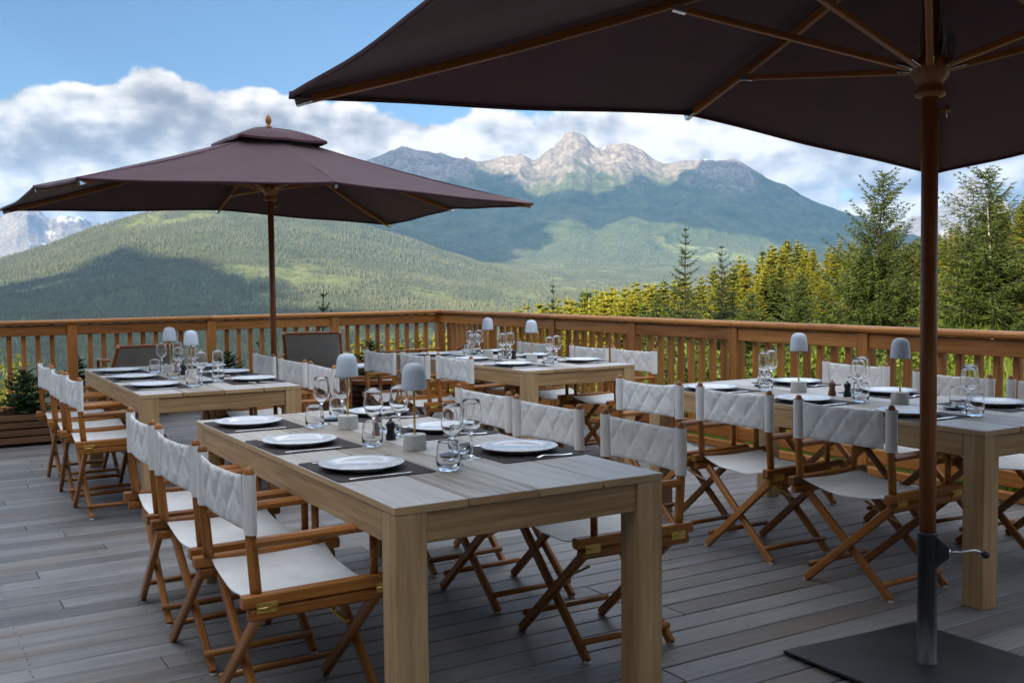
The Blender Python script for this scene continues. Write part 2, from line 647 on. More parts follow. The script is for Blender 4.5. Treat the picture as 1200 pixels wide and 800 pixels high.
# railings
def railing(origin, d, out, posts, length, label, at_corner):
    root = empty('railing', origin)
    tag(root, label, 'railing')
    z = Vector((0, 0, 1))

    def p(t, o, h):
        return d * t + out * o + z * h
    cap = MB()
    t = -.07 if at_corner else .0705
    joints = posts[1::2] + [length]
    st = t
    for j in joints:
        cap.bar(p(st, 0, 1.017), p(j - .001, 0, 1.017), .15, .046, ch=.014)
        st = j + .001
    cap.build('handrail', M['railwood'], root)
    k = 0
    edges = [0.0] + posts + [length]
    for t in posts + ([0.0] if at_corner else []):
        m = MB()
        m.bar(p(t, 0, -.18), p(t, 0, .993), .1, .1, up=out, ch=.006)
        m.build('post', M['railwood'], root)
    up, lo, bal = MB(), MB(), []
    for a, c in zip(edges[:-1], edges[1:]):
        a2, c2 = a + .051, c - .051
        up.bar(p(a2, -.012, .935), p(c2, -.012, .935), .045, .105, ch=.006)
        lo.bar(p(a2, -.012, .125), p(c2, -.012, .125), .045, .105, ch=.006)
        n = max(1, round((c2 - a2) / .135) - 1)
        for i in range(n):
            t = a2 + (c2 - a2) * (i + 1) / (n + 1)
            m = MB()
            m.bar(p(t, .0385, .06), p(t, .0385, .991), .046, .048, up=out, ch=.005)
            bal.append(m)
    up.build('upper_rail', M['railwood'], root)
    lo.build('lower_rail', M['railwood'], root)
    for m in bal[:98]:
        m.build('baluster', M['railwood'], root)
    kerb = MB()
    kerb.bar(p(-.05 if at_corner else .08, -.10, .032), p(length, -.10, .032), .05, .06, ch=.006)
    kerb.build('deck_edge_beam', M['railwood'], root)
    return root


railing(dk(.02, .06), -DV, DU, [1.41, 2.86, 4.30, 5.74, 7.18, 8.6, 10.0], 11.4,
        'brown timber railing facing the forested valley, meeting the other railing at the corner', True)
railing(dk(.02, .06), -DU, DV, [1.28, 2.61, 3.95, 5.29, 6.60, 7.92, 9.24, 10.56, 11.88], 13.2,
        'brown timber railing beside the conifers, running from the corner past the thick pole', False)

# ------------------------------------------------------------------ director's chair
def quilt(x, z, w, h):
    """puffed triangles between three families of stitch lines"""
    u = (x / .122 + z / h) % 1.0
    v = (x / .122 - z / h + .5) % 1.0
    e = min(1 - abs(2 * u - 1), 1 - abs(2 * v - 1), .35 + 2.2 * abs(z / h - .5))
    return min(1.0, e * 2.1) ** .5


def make_chair(seed=0):
    cr = random.Random(900 + seed)
    A1, A2, A3 = cr.uniform(0, 6), cr.uniform(0, 6), cr.uniform(0, 6)
    sagk, K1, K2 = cr.uniform(.036, .058), cr.uniform(5, 9), cr.uniform(8, 14)
    rot_ = cr.uniform(-.012, .012)
    root = empty('director_chair')
    T, Bk = M['teak'], None
    X = .25
    yb, yf = -.225, .20
    # seat sling
    s = MB()
    nx, ny = 23, 17
    def seat_z(i, j):
        t = i / (nx - 1) * 2 - 1
        q = j / (ny - 1)
        return .468 - sagk * (1 - t * t) - .008 * math.sin(q * PI) + .0028 * (1 - t * t) * (math.sin(K1 * t + 4 * q + A1) + .7 * math.sin(K2 * q + 3 * t + A2))
    top = [[(-.247 + .494 * i / (nx - 1), -.205 + .40 * j / (ny - 1) , seat_z(i, j)) for j in range(ny)] for i in range(nx)]
    bot = [[(x, y, z - .004) for x, y, z in row] for row in top]
    s.sheet(top)
    s.sheet([list(reversed(r)) for r in bot])
    for j in (0, ny - 1):
        s.sheet([[top[i][j], bot[i][j]] for i in range(nx)] if j else [[bot[i][j], top[i][j]] for i in range(nx)])
    s.build('seat', M['canvas'], root)
    # backrest: quilted cloth with a sleeve round each post
    b = MB()
    w, z0, z1 = .43, .660, .826
    n, m = 60, 24
    def yy(x, z, front):
        sag = -.018 * (1 - (x / .25) ** 2)
        q = quilt(x + 10, z - z0 - .001, w, z1 - z0)
        edge = min(1, (w / 2 - abs(x)) / .02, (z - z0) / .008, (z1 - z) / .008)
        puff = .0022 + .0074 * q * max(0.0, edge)
        wr = .0013 * (1 - (x / .25) ** 2) * (math.sin(31 * x + 40 * (z - z0) + A1) + .6 * math.sin(55 * x - 70 * (z - z0) + A2)) + rot_ * (z - z0) * 4
        return yb + sag + wr + (puff if front else -puff)
    def zz_(x, k):
        t = k / m
        return z0 + (z1 - z0) * t + (-.006 * (1 - (x / .25) ** 2) if t > .5 else .003 * (1 - (x / .25) ** 2)) * abs(2 * t - 1)
    fr = [[(-w / 2 + w * i / n, yy(-w / 2 + w * i / n, z0 + (z1 - z0) * k / m, True), zz_(-w / 2 + w * i / n, k)) for k in range(m + 1)] for i in range(n + 1)]
    bk = [[(-w / 2 + w * i / n, yy(-w / 2 + w * i / n, z0 + (z1 - z0) * k / m, False), zz_(-w / 2 + w * i / n, k)) for k in range(m + 1)] for i in range(n + 1)]
    b.sheet([list(reversed(r)) for r in fr])
    b.sheet(bk)
    b.sheet([[fr[i][m], bk[i][m]] for i in range(n + 1)])
    b.sheet([[bk[i][0], fr[i][0]] for i in range(n + 1)])
    back = b.build('backrest', M['canvas'], root)
    for sgn in (-1, 1):
        sl_ = MB()
        ring = []
        prof = []
        for k in range(9):
            z = z0 - .006 + (z1 - z0 + .012) * k / 8
            row = []
            for a in range(17):
                t = 2 * PI * a / 16
                rx, ry = .0275, .0185
                row.append((sgn * X + rx * math.cos(t) * (1 + .03 * math.sin(7 * k + a)), yb + ry * math.sin(t) * (1 + .05 * math.sin(5 * k + 2 * a)), z))
            ring.append(row)
        sl_.sheet([list(reversed(r)) for r in ring] if True else ring)
        o = sl_.build('sleeve', M['canvas'], back)
    for sgn in (-1, 1):
        x = sgn * X
        m_ = MB()
        m_.tube([(x, yb + .012, .475), (x, yb + .010, .50), (x, yb, .64), (x, yb, .836), (x, yb, .848), (x, yb, .853)], [.017, .0175, .0165, .0155, .012, .004], 12)
        m_.build('back_post', T, root)
        m_ = MB()
        m_.tube([(x, .165, .472), (x, .165, .612)], .0135, 10)
        m_.build('arm_post', T, root)
        m_ = MB()
        pts = []
        m_.bar((x, -.225, .626), (x, .245, .629), .045, .026, ch=.009)
        m_.build('armrest', T, root)
        m_ = MB()
        m_.bar((x + sgn * .012, -.262, .458), (x + sgn * .012, .255, .458), .036, .038, ch=.004)
        m_.build('seat_rail', T, root)
        m_ = MB()
        m_.bar((x + sgn * .012, -.245, .4175), (x + sgn * .012, .238, .4175), .034, .037, ch=.007)
        r2 = m_.build('lower_rail', T, root)
        for y in (-.19, .19):
            h_ = MB()
            h_.box((x + sgn * .0305 - .0015, y - .032, .421), (x + sgn * .0305 + .0015, y + .032, .453), .0008)
            h_.tube([(x + sgn * .0325, y - .031, .437), (x + sgn * .0325, y + .031, .437)], .0035, 6)
            for dy in (-.018, .018):
                for dz in (.427, .447):
                    h_.lathe([(.0035, -.001), (.0035, .001), (0, .0016)], 6, (x + sgn * .032, y + dy, dz))
            h_.build('hinge', M['brass'], root)
        m_ = MB()
        m_.tube([(sgn * .205, -.2, .075), (sgn * .205, .2, .075)], .0125, 8)
        m_.build('stretcher', T, root)
    for y, q in ((-.19, 1), (.19, -1)):
        for sgn in (-1, 1):
            yo = y + .0125 * sgn
            m_ = MB()
            m_.bar((sgn * .222, yo, .008), (-sgn * .245, yo, .412), .036, .024, up=(0, 1, 0), ch=.005)
            lg = m_.build('leg', T, root)
            g = MB()
            g.lathe([(0, 0), (.013, 0), (.014, .004), (.012, .012)], 10, (sgn * .220, yo, 0))
            g.build('glide', M['glide'], lg)
    m_ = MB()
    m_.bar((-.16, .13, .335), (-.05, .155, .275), .018, .008, ch=.002)
    m_.bar((-.05, .155, .275), (.0, .178, .25), .018, .008, ch=.002)
    m_.build('folding_brace', M['brass'], root)
    return root


# ------------------------------------------------------------------ table
TL, TW, TTOP = 2.251, .965, .75


def make_table():
    root = empty('dining_table')
    top = MB()
    n, g = 4, .006
    bw = (TW - g * (n - 1)) / n
    for i in range(n):
        x0 = i * (bw + g)
        top.box((x0, 0, TTOP - .024), (x0 + bw, TL, TTOP), .0025, axis=1)
    tt = top.build('tabletop', [M['oak_top'], M['oak']], root)
    for pl in tt.data.polygons:
        if abs(pl.normal.z) < .6:
            pl.material_index = 1
    for x in (.002, TW - .102):
        for y in (.002, TL - .102):
            m = MB()
            m.box((x, y, 0), (x + .1, y + .1, TTOP - .0243), .004, axis=2)
            m.build('leg', M['oak'], root)
    for x in (.004, TW - .036):
        m = MB()
        m.box((x, .103, TTOP - .118), (x + .032, TL - .103, TTOP - .0243), .003)
        m.build('apron', M['oak'], root)
    for y in (.012, TL - .044):
        m = MB()
        m.box((.103, y, TTOP - .118), (TW - .103, y + .032, TTOP - .0243), .003)
        m.build('apron', M['oak'], root)
    return root


TABLES = [((-.3364, 2.9002), .5348, 'the front table'),
          ((-2.156, 5.9963), .5233, 'the far-pole table'),
          ((1.934, 4.231), .522, 'the thick-pole table'),
          ((.1012, 7.3287), .5392, 'the corner table')]
TLAB = ['large weathered wooden dining table in front, closest, its near end facing us',
        'wooden dining table laid for six beside the far open parasol, at the valley side',
        'wooden dining table behind the thick parasol pole, along the railing with conifers',
        'wooden dining table farthest back, near the corner where the railings meet']
SIDE = ['deck side', 'railing side']
SEAT = ['nearest', 'middle', 'farthest']

tproto = make_table()
troots = []
for i, (o, th, nm) in enumerate(TABLES):
    t = tproto if i == 0 else copy_tree(tproto)
    t.location = (o[0], o[1], 0)
    t.rotation_euler = (0, 0, th)
    tag(t, TLAB[i], 'table', 'wooden dining tables on the terrace')
    troots.append(t)


def on_table(i, s, t, z=TTOP):
    o, th, _ = TABLES[i]
    return (o[0] + math.cos(th) * s - math.sin(th) * t, o[1] + math.sin(th) * s + math.cos(th) * t, z)


# chairs: (back line across the table, position along it, extra turn)
CH = [[(-.33, .57, .02), (-.33, 1.22, .04), (-.33, 1.84, -.02), (1.33, .59, -.03), (1.33, 1.27, .03), (1.35, 1.9, .02)],
      [(-.31, .49, .03), (-.33, 1.08, .0), (-.33, 1.74, .04), (1.245, .40, -.03), (1.25, 1.03, .03), (1.26, 1.77, .0)],
      [(-.375, .46, .13), (-.42, 1.16, .08), (-.53, 1.77, .12), (1.2, .58, .02), (1.15, 1.18, .02), (1.25, 2.03, .06)],
      [(-.29, .56, .02), (-.36, 1.07, -.05), (-.455, 1.55, .04), (1.23, .35, .05), (1.18, .91, .0), (1.165, 1.74, .03)]]
CHFRAME = [(o, th) for o, th, _ in TABLES]
CHFRAME[2] = ((1.963, 4.2904), .4449)
cprotos = [make_chair(k) for k in range(5)]
first = set()
nch = 0
for i, rows in enumerate(CH):
    (ox, oy), th = CHFRAME[i]
    for k, (sb, t, turn) in enumerate(rows):
        side = k // 3
        vi_ = (nch * 3 + nch // 5) % 5
        nch += 1
        c = copy_tree(cprotos[vi_]) if vi_ in first else cprotos[vi_]
        first.add(vi_)
        s = sb + .23 if side == 0 else sb - .23
        c.location = (ox + math.cos(th) * s - math.sin(th) * t, oy + math.sin(th) * s + math.cos(th) * t, 0)
        c.rotation_euler = (0, 0, th + turn - PI / 2 + (0 if side == 0 else PI))
        tag(c, f'white canvas director chair, {SEAT[k % 3]} one on the {SIDE[side]} of {TABLES[i][2]}', 'chair',
            'white canvas director chairs')

# ------------------------------------------------------------------ tableware
def plate_obj():
    root = empty('dinner_plate')
    b = MB()
    b.lathe([(.0, .009), (.088, .009), (.096, .0115), (.102, .0145), (.125, .0185), (.143, .0225), (.1455, .0215)], 48)
    b.build('plate_face', M['porcelain'], root)
    u = MB()
    u.lathe([(.1455, .021), (.1445, .0185), (.12, .0125), (.095, .006), (.09, .0), (.082, .0), (.08, .003), (0, .003)], 48)
    u.build('underside', M['porcelain'], root)
    return root


def mat_obj():
    b = MB()
    w, l, r = .175, .205, .018
    def outline(z, ins):
        pts = []
        for cx, cy, a0 in ((w - r, l - r, 0), (-w + r, l - r, PI / 2), (-w + r, -l + r, PI), (w - r, -l + r, 3 * PI / 2)):
            for k in range(6):
                a = a0 + PI / 2 * k / 5
                pts.append((cx + (r - ins) * math.cos(a), cy + (r - ins) * math.sin(a), z))
        return pts
    o0, o1, o2 = outline(0, 0), outline(.002, 0), outline(.003, .0012)
    n = len(o0)
    fs = [tuple(range(2 * n, 3 * n)), tuple(reversed(range(n)))]
    for k in range(n):
        q = (k + 1) % n
        fs += [(k, q, n + q, n + k), (n + k, n + q, 2 * n + q, 2 * n + k)]
    vs = o0 + o1 + o2
    b.add(vs, fs, [[(vs[i][0], vs[i][1]) for i in f] for f in fs])
    return b.build('placemat', M['mat_fabric'])


def flat_outline(b, pts, th=.0018, zf=None):
    """a cutlery blank: (y, half width, z) stations"""
    top, bot = [], []
    rows = []
    for y, hw, z in pts:
        rows.append([(-hw, y, z + th * .3), (-hw * .6, y, z + th), (0, y, z + th * 1.25), (hw * .6, y, z + th), (hw, y, z + th * .3), (hw * .7, y, z), (-hw * .7, y, z), (-hw, y, z + th * .3)])
    b.sheet([list(reversed(r)) for r in rows])


def knife_obj():
    b = MB()
    flat_outline(b, [(-.112, .004, .0), (-.11, .0075, .0), (-.06, .007, .0), (-.01, .0055, .0), (0, .006, .0), (.01, .009, .0), (.07, .0095, .0), (.1, .007, .0), (.112, .001, .0)], .0028)
    return b.build('table_knife', M['steel'])


def fork_obj():
    b = MB()
    flat_outline(b, [(-.1, .004, .001), (-.097, .0085, .0005), (-.06, .0065, .0), (-.01, .0033, .003), (.025, .0035, .006), (.035, .009, .005), (.05, .012, .002), (.056, .012, .001)], .0022)
    for x in (-.0098, -.0033, .0033, .0098):
        b.bar((x, .054, .0025), (x * .95, .078, .004), .0028, .0022, ch=.0006)
        b.bar((x * .95, .0778, .004), (x * .9, .1, .0085), .0026, .002, ch=.0006, taper=.6)
    return b.build('table_fork', M['steel'])


def wine_obj():
    b = MB()
    outer = [(0, .0005), (.036, .0005), (.0372, .0015), (.034, .003), (.015, .006), (.0055, .012), (.0036, .025), (.0034, .06), (.004, .085), (.007, .094), (.018, .101), (.031, .115), (.0385, .135), (.0395, .15), (.037, .175), (.033, .198), (.0305, .212)]
    inner = [(.0298, .2125), (.0291, .212), (.0318, .198), (.0358, .175), (.0382, .15), (.0372, .135), (.030, .1165), (.017, .1035), (.007, .0985), (0, .0975)]
    b.lathe(outer + inner, 36)
    return b.build('wine_glass', M['glass'])


def tumbler_obj():
    b = MB()
    outer = [(0, .0005), (.028, .0005), (.033, .003), (.038, .018), (.0395, .03), (.0375, .06), (.0335, .088), (.0325, .094)]
    inner = [(.0318, .0945), (.0312, .094), (.0322, .088), (.036, .06), (.0375, .032), (.035, .02), (.026, .0145), (0, .0135)]
    b.lathe(outer + inner, 36)
    for q, (x, y, z) in enumerate(b.v):
        b.v[q] = (x * 1.06, y * 1.06, z * 1.06)
    return b.build('water_tumbler', M['glass'])


def lamp_obj():
    root = empty('table_lamp')
    b = MB()
    n = 96
    pts0, prof = [], [(.0, .0), (.0415, .0), (.043, .002), (.043, .057), (.041, .059), (0, .059)]
    verts, faces, uvs = [], [], []
    for r, z in prof:
        for k in range(n):
            rr = r * (1 + (.035 if k % 4 < 2 else -.02) * (1 if .001 < z < .0545 and r > .03 else 0))
            verts.append((rr * math.cos(2 * PI * k / n), rr * math.sin(2 * PI * k / n), z))
    for i in range(len(prof) - 1):
        for k in range(n):
            q = (k + 1) % n
            faces.append((i * n + k, i * n + q, i * n + n + q, i * n + n + k))
            uvs.append([(0, 0)] * 4)
    b.add(verts, faces, uvs)
    b.build('lamp_base', M['lamp_base'], root)
    s = MB()
    s.tube([(0, 0, .058), (0, 0, .265)], .0045, 12)
    s.lathe([(.009, .058), (.009, .062), (.0045, .064)], 12)
    s.build('stem', M['brass'], root)
    h = MB()
    out = [(.0505, .196), (.0512, .2), (.0500, .222), (.0470, .255), (.0435, .272), (.037, .285), (.026, .293), (.012, .2965), (0, .297)]
    inn = [(0, .292), (.012, .2915), (.024, .288), (.034, .281), (.041, .27), (.0445, .254), (.0478, .222), (.049, .2), (.0495, .196)]
    h.lathe([(r * .95, z + .033 if z > 0 else z) for r, z in inn + out], 40)
    h.build('lamp_shade', M['lamp_shade'], root)
    return root


def mill_obj(mat, name):
    root = empty(name)
    b = MB()
    b.lathe([(0, 0), (.021, 0), (.0215, .003), (.021, .018), (.016, .032), (.0145, .042), (.0175, .05), (.0185, .054), (0, .0545)], 20)
    b.build('mill_body', mat, root)
    c = MB()
    c.lathe([(.0175, .055), (.0188, .057), (.019, .064), (.015, .072), (.009, .0755), (.006, .077), (.0065, .081), (.004, .085), (0, .0855)], 20)
    c.build('mill_head', mat, root)
    return root


def saucer_obj():
    root = empty('butter_dish')
    b = MB()
    b.lathe([(0, .005), (.03, .005), (.043, .0085), (.046, .011), (.047, .0105), (.044, .006), (.032, .0), (0, .0)], 28)
    b.build('dish', M['rimblue'], root)
    k = MB()
    k.bar((-.055, .012, .0145), (.02, -.004, .0135), .008, .002, ch=.0006)
    k.bar((.02, -.004, .0135), (.062, -.013, .0135), .013, .0018, ch=.0006)
    k.build('butter_knife', M['steel'], root)
    return root


P_plate, P_mat, P_knife, P_fork = plate_obj(), mat_obj(), knife_obj(), fork_obj()
P_wine, P_tum, P_lamp = wine_obj(), tumbler_obj(), lamp_obj()
P_pep, P_salt, P_dish = mill_obj(M['mill_wood'], 'pepper_mill'), mill_obj(M['mill_dark'], 'salt_mill'), saucer_obj()
used = set()


def put(proto, i, s, t, z, rz, label, cat, group):
    o = proto if proto.name not in used else copy_tree(proto)
    used.add(proto.name)
    o.location = on_table(i, s, t, z)
    o.rotation_euler = (0, 0, TABLES[i][1] + rz)
    return tag(o, label, cat, group)


SETT = [[.63, 1.27, 1.94], [.46, 1.11, 1.75], [.50, 1.16, 1.85], [.45, 1.11, 1.78]]
LAMPS = [(.905, 1.585), (.87, 1.54), (.83, 1.52), (.72, 1.42)]
GLA = [(.44, 1.08, 1.69), (.33, .98, 1.55), (.33, .97, 1.66), (.31, 1.0, 1.56)]
for i, (o, th, nm) in enumerate(TABLES):
    for side in (0, 1):
        for k in range(3):
            t = SETT[i][k] + R.uniform(-.015, .015)
            where = f'{SEAT[k]} place on the {SIDE[side]} of {nm}'
            sg = 1 if side == 0 else -1
            ms = .178 if side == 0 else TW - .178
            rot = 0 if side == 0 else PI
            jr = R.uniform(-.025, .025)
            put(P_mat, i, ms, t, TTOP, rot + jr, f'dark brown placemat, {where}', 'placemat', 'dark brown placemats')
            put(P_plate, i, ms - sg * .012 + R.uniform(-.008, .008), t + R.uniform(-.01, .01), TTOP + .003, R.uniform(0, 6), f'round white plate, {where}', 'plate', 'white dinner plates')
            # the knife lies on the diner's right, the fork on the left
            put(P_knife, i, ms - sg * .02, t - sg * .178, TTOP + .003, -PI / 2 * sg + jr + R.uniform(-.04, .04), f'steel knife right of the plate, {where}', 'knife', 'steel table knives')
            put(P_fork, i, ms - sg * .03, t + sg * .175, TTOP + .003, -PI / 2 * sg + jr + R.uniform(-.05, .05), f'steel fork left of the plate, {where}', 'fork', 'steel table forks')
    for k in range(3):
        g = GLA[i][k]
        spots = [(P_tum, .388, 0.0, 0, 'clear water tumbler'), (P_wine, .455, .10, 0, 'clear stemmed wine glass'), (P_wine, .575, .17, 1, 'clear stemmed wine glass'), (P_tum, .60, .29 if i != 2 else .24, 1, 'clear water tumbler')]
        for pr, s, dt, side, what in spots:
            put(pr, i, s + R.uniform(-.012, .012), g + dt + R.uniform(-.015, .015), TTOP, R.uniform(0, 6),
                f'{what} towards the {SIDE[side]}, {SEAT[k]} glass cluster on {nm}', 'glass', 'stemmed wine glasses' if pr is P_wine else 'water tumblers')
    for k, t in enumerate(LAMPS[i]):
        lo = put(P_lamp, i, .492, t, TTOP, R.uniform(0, 6), f'small dome table lamp on brass stem, {"nearer" if k == 0 else "farther"} one on {nm}', 'table lamp', 'dome table lamps')
    mt = {0: 1.2, 1: 1.25, 2: 1.21, 3: 1.05}[i]
    put(P_salt, i, .515, mt - .02, TTOP, 1, f'black salt mill at the centre of {nm}', 'salt mill', 'black salt mills')
    put(P_pep, i, .492, mt + .065, TTOP, 2, f'brown wooden pepper mill at the centre of {nm}', 'pepper mill', 'wooden pepper mills')
    for k, (s, t) in enumerate(((.505, GLA[i][0] + .2), (.53, GLA[i][2] + .19))):
        put(P_dish, i, s, t, TTOP, R.uniform(-.5, .5), f'small dark butter dish with knife, {"nearer" if k == 0 else "farther"} one on {nm}', 'butter dish', 'small dark butter dishes')
# ------------------------------------------------------------------ parasols
A_, B_ = 1.871, 1.229      # half sizes along and across
ZC, ZM, ZTOP = 2.045, 2.115, 2.70


def make_parasol(name, label, loc, th, zr, base, ZC=ZC, ZM=ZM):
    root = empty(name, loc, th)
    tag(root, label, 'parasol')
    ends = [(A_, -B_, ZC), (A_, 0, ZM), (A_, B_, ZC), (0, B_, ZM + .01), (-A_, B_, ZC), (-A_, 0, ZM), (-A_, -B_, ZC), (0, -B_, ZM + .01)]
    N, K = 18, 12

    def hip(e, t):
        # t 0 at the crown, 1 at the rim, slightly sagging
        x, y, z = e
        zt = ZTOP - .03
        s = .034 * math.sin(PI * t) * (1 if abs(x * y) > .1 else .5)
        return Vector((x * t, y * t, zt + (z - zt) * t - s))
    grid = []
    cloth = MB()
    seam = MB()
    for k in range(8):
        e0, e1 = ends[k], ends[(k + 1) % 8]
        rows = []
        for i in range(N + 1):
            t = .05 + .95 * i / N
            a, c = hip(e0, t), hip(e1, t)
            row = []
            for j in range(K + 1):
                q = j / K
                p = a.lerp(c, q)
                p.z -= .008 * math.sin(PI * q) * t * t
                p.z += .003 * math.sin(11 * q + 9 * t + k) * t
                inward = 1 - .012 * math.sin(PI * q) * t
                row.append((p.x * inward, p.y * inward, p.z))
            rows.append(row)
        low = [[(x, y, z - .003) for x, y, z in r] for r in rows]
        cloth.sheet(rows, uvscale=2)
        cloth.sheet([list(reversed(r)) for r in low], uvscale=2)
        hem = [rows[-1], [(x * 1.001, y * 1.001, z - .018) for x, y, z in rows[-1]], [(x * .996, y * .996, z - .018) for x, y, z in rows[-1]], [(x * .996, y * .996, z - .003) for x, y, z in rows[-1]]]
        cloth.sheet(hem)
        if k % 2 == 0:
            seam.tube([hip(e0, t / 10) + Vector((0, 0, .002)) for t in range(1, 11)], .004, 5)
    can = cloth.build('canopy', M['parasol'], root)
    seam.build('seam', M['parasol'], can)
    # vent cap
    v = MB()
    ve = [(e[0] * .205, e[1] * .26) for e in ends]
    rows = []
    for i in range(9):
        t = i / 8
        row = []
        for k in range(9):
            x, y = ve[k % 8]
            corner = 1 if k % 2 == 0 else 1.0
            row.append((x * t, y * t, ZTOP + .006 - .10 * t * t - .026 * t))
        rows.append(row)
    fine = []
    for r in rows:
        fr_ = []
        for k in range(8):
            for j in range(4):
                q = j / 4
                p = Vector(r[k]).lerp(Vector(r[k + 1]), q)
                fr_.append(tuple(p - Vector((0, 0, .008 * math.sin(PI * q)))))
        fr_.append(tuple(r[0]))
        fine.append(fr_)
    v.sheet(fine)
    v.sheet([[(x, y, z - .003) for x, y, z in reversed(r)] for r in fine])
    v.sheet([fine[-1], [(x * 1.005, y * 1.005, z - .02) for x, y, z in fine[-1]]])
    v.build('vent_cap', M['parasol'], root)
    # pole
    p = MB()
    p.tube([(0, 0, .0 if not base else .44), (0, 0, 1.2), (0, 0, ZTOP - .02)], .0255 if not base else .0285, 20)
    p.build('pole', M['teak_dark'], root)
    f = MB()
    f.lathe([(.03, ZTOP + .005), (.03, ZTOP + .018), (.014, ZTOP + .024), (.012, ZTOP + .03), (.024, ZTOP + .05), (.026, ZTOP + .07), (.018, ZTOP + .098), (.004, ZTOP + .116), (0, ZTOP + .117)], 16)
    f.build('finial', M['teak'], root)
    h = MB()
    h.lathe([(.029, zr - .105), (.05, zr - .10), (.052, zr - .085), (.043, zr - .075), (.046, zr - .05), (.062, zr - .03), (.066, zr - .005), (.066, zr + .018), (.058, zr + .03), (.03, zr + .034)], 24)
    h.build('runner_hub', M['teak_dark'], root)
    c = MB()
    c.lathe([(.029, ZTOP - .12), (.06, ZTOP - .115), (.065, ZTOP - .07), (.05, ZTOP - .055), (.029, ZTOP - .05)], 20)
    c.build('crown_hub', M['teak_dark'], root)
    for k, e in enumerate(ends):
        m = MB()
        a = Vector((e[0], e[1], 0)).normalized()
        st = Vector((a.x * .06, a.y * .06, ZTOP - .095))
        en = Vector(e) * .985
        en.z = e[2] - .028
        def along(t):
            q = st.lerp(en, t)
            q.z -= (.034 if k % 2 == 0 else .017) * math.sin(PI * t)
            return q
        NN = 6
        for i in range(NN):
            m.bar(along(i / NN), along((i + 1) / NN + .004), .022, .03, ch=.003)
        rib = m.build('rib', M['teak_dark'], root)
        tip = MB()
        tip.bar(en - (en - st).normalized() * .05, en + (en - st).normalized() * .012, .024, .032, ch=.003)
        tip.build('rib_tip', M['steel'], rib)
        s = MB()
        jt = along(.87 / math.hypot(e[0], e[1]))
        hb = Vector((a.x * .075, a.y * .075, zr))
        s.bar(hb, jt - Vector((0, 0, .016)), .022, .022, ch=.003)
        stt = s.build('strut', M['teak_dark'], root)
        s = MB()
        dd = (jt - hb).normalized()
        s.bar(hb - dd * .012, hb + dd * .05, .026, .012, ch=.002)
        s.build('strut_fitting', M['steel'], stt)
        s = MB()
        s.bar(jt - Vector((0, 0, .016)) - dd * .04, jt - Vector((0, 0, .016)) + dd * .01, .026, .026, ch=.003)
        s.build('strut_fitting', M['steel'], stt)
    rp = MB()
    for ang, off in ((0.3, 0), (0.5, .02), (2.2, .01), (-.3, .0), (-.6, .015)):
        x, y = .042 * math.cos(ang - TH - .3), .042 * math.sin(ang - TH - .3)
        pts = [(x + .006 * math.sin(i * 1.7 + ang), y + .006 * math.cos(i * 1.3 + ang), ZTOP - .1 - (ZTOP - .1 - zr - .02) * i / 10) for i in range(11)]
        rp.tube(pts, .0045, 6)
    for j in range(3):
        cx = .062
        a0 = -TH - .2 + j * .25
        pts = [(cx * math.cos(a0) + .022 * math.sin(t) * math.cos(a0), cx * math.sin(a0) + .022 * math.sin(t) * math.sin(a0), zr + .07 + .05 * math.cos(t)) for t in [PI * 2 * q / 12 for q in range(13)]]
        rp.tube(pts, .004, 6)
    rp.build('pulley_rope', M['cord'], root)
    pin = MB()
    a0 = -TH - .55
    d = Vector((math.cos(a0), math.sin(a0), 0))
    pin.tube([d * .02 + Vector((0, 0, zr - .15)), d * .05 + Vector((0, 0, zr - .15)), d * .052 + Vector((0, 0, zr - .15)), d * .066 + Vector((0, 0, zr - .15))], [.006, .006, .014, .012], 10)
    pn = pin.build('locking_pin', M['teak'], root)
    rg = MB()
    rg.tube([d * .055 + Vector((d.y * .014 * math.cos(t), -d.x * .014 * math.cos(t), zr - .163 + .014 * math.sin(t))) for t in [2 * PI * q / 14 for q in range(15)]], .0018, 6)
    rg.build('pin_ring', M['steel'], pn)
    if base:
        bp = MB()
        hs = .35
        rz = .5 - th
        c_, s_ = math.cos(rz), math.sin(rz)
        def q(x, y, z): return Vector((c_ * x - s_ * y, s_ * x + c_ * y, z))
        bp.bar(q(-hs, 0, .0125), q(hs, 0, .0125), hs * 2, .013, ch=.003)
        plate = bp.build('base_plate', M['black_plate'], root)
        for sx_ in (-1, 1):
            for sy_ in (-1, 1):
                ft = MB()
                ft.lathe([(0, 0), (.02, 0), (.02, .006), (0, .0062)], 12, tuple(q(sx_ * .29, sy_ * .29, 0)))
                ft.build('foot_pad', M['gap'], plate)
        tb = MB()
        tb.lathe([(.040, .019), (.040, .022), (.0335, .024), (.0335, .474), (.0355, .476), (.0355, .482), (.030, .484)], 28)
        tube_ = tb.build('socket_tube', M['black'], root)
        k0 = MB()
        d = q(1, 0, 0)
        w0 = Matrix.Rotation(-th, 3, 'Z') @ Vector((.93, -.36, 0))
        for sgn in (-1, 1):
            side_ = Vector((-w0.y, w0.x, 0)) * .012 * sgn
            vs = [w0 * .03 + side_ + Vector((0, 0, .36)), w0 * .03 + side_ + Vector((0, 0, .465)), w0 * .072 + side_ + Vector((0, 0, .43)), w0 * .072 + side_ + Vector((0, 0, .40))]
            vs2 = [v_ + Vector((-w0.y, w0.x, 0)) * .004 * sgn for v_ in vs]
            k0.add(vs + vs2, [(0, 1, 2, 3), (7, 6, 5, 4), (0, 4, 5, 1), (1, 5, 6, 2), (2, 6, 7, 3), (3, 7, 4, 0)], [[(0, 0)] * 4] * 6)
        k0.build('clamp_bracket', M['black'], tube_)
        k1 = MB()
        pv = w0 * .05 + Vector((0, 0, .415))
        k1.tube([w0 * .02 + Vector((0, 0, .415)), w0 * .075 + Vector((0, 0, .415))], [.012, .012], 10)
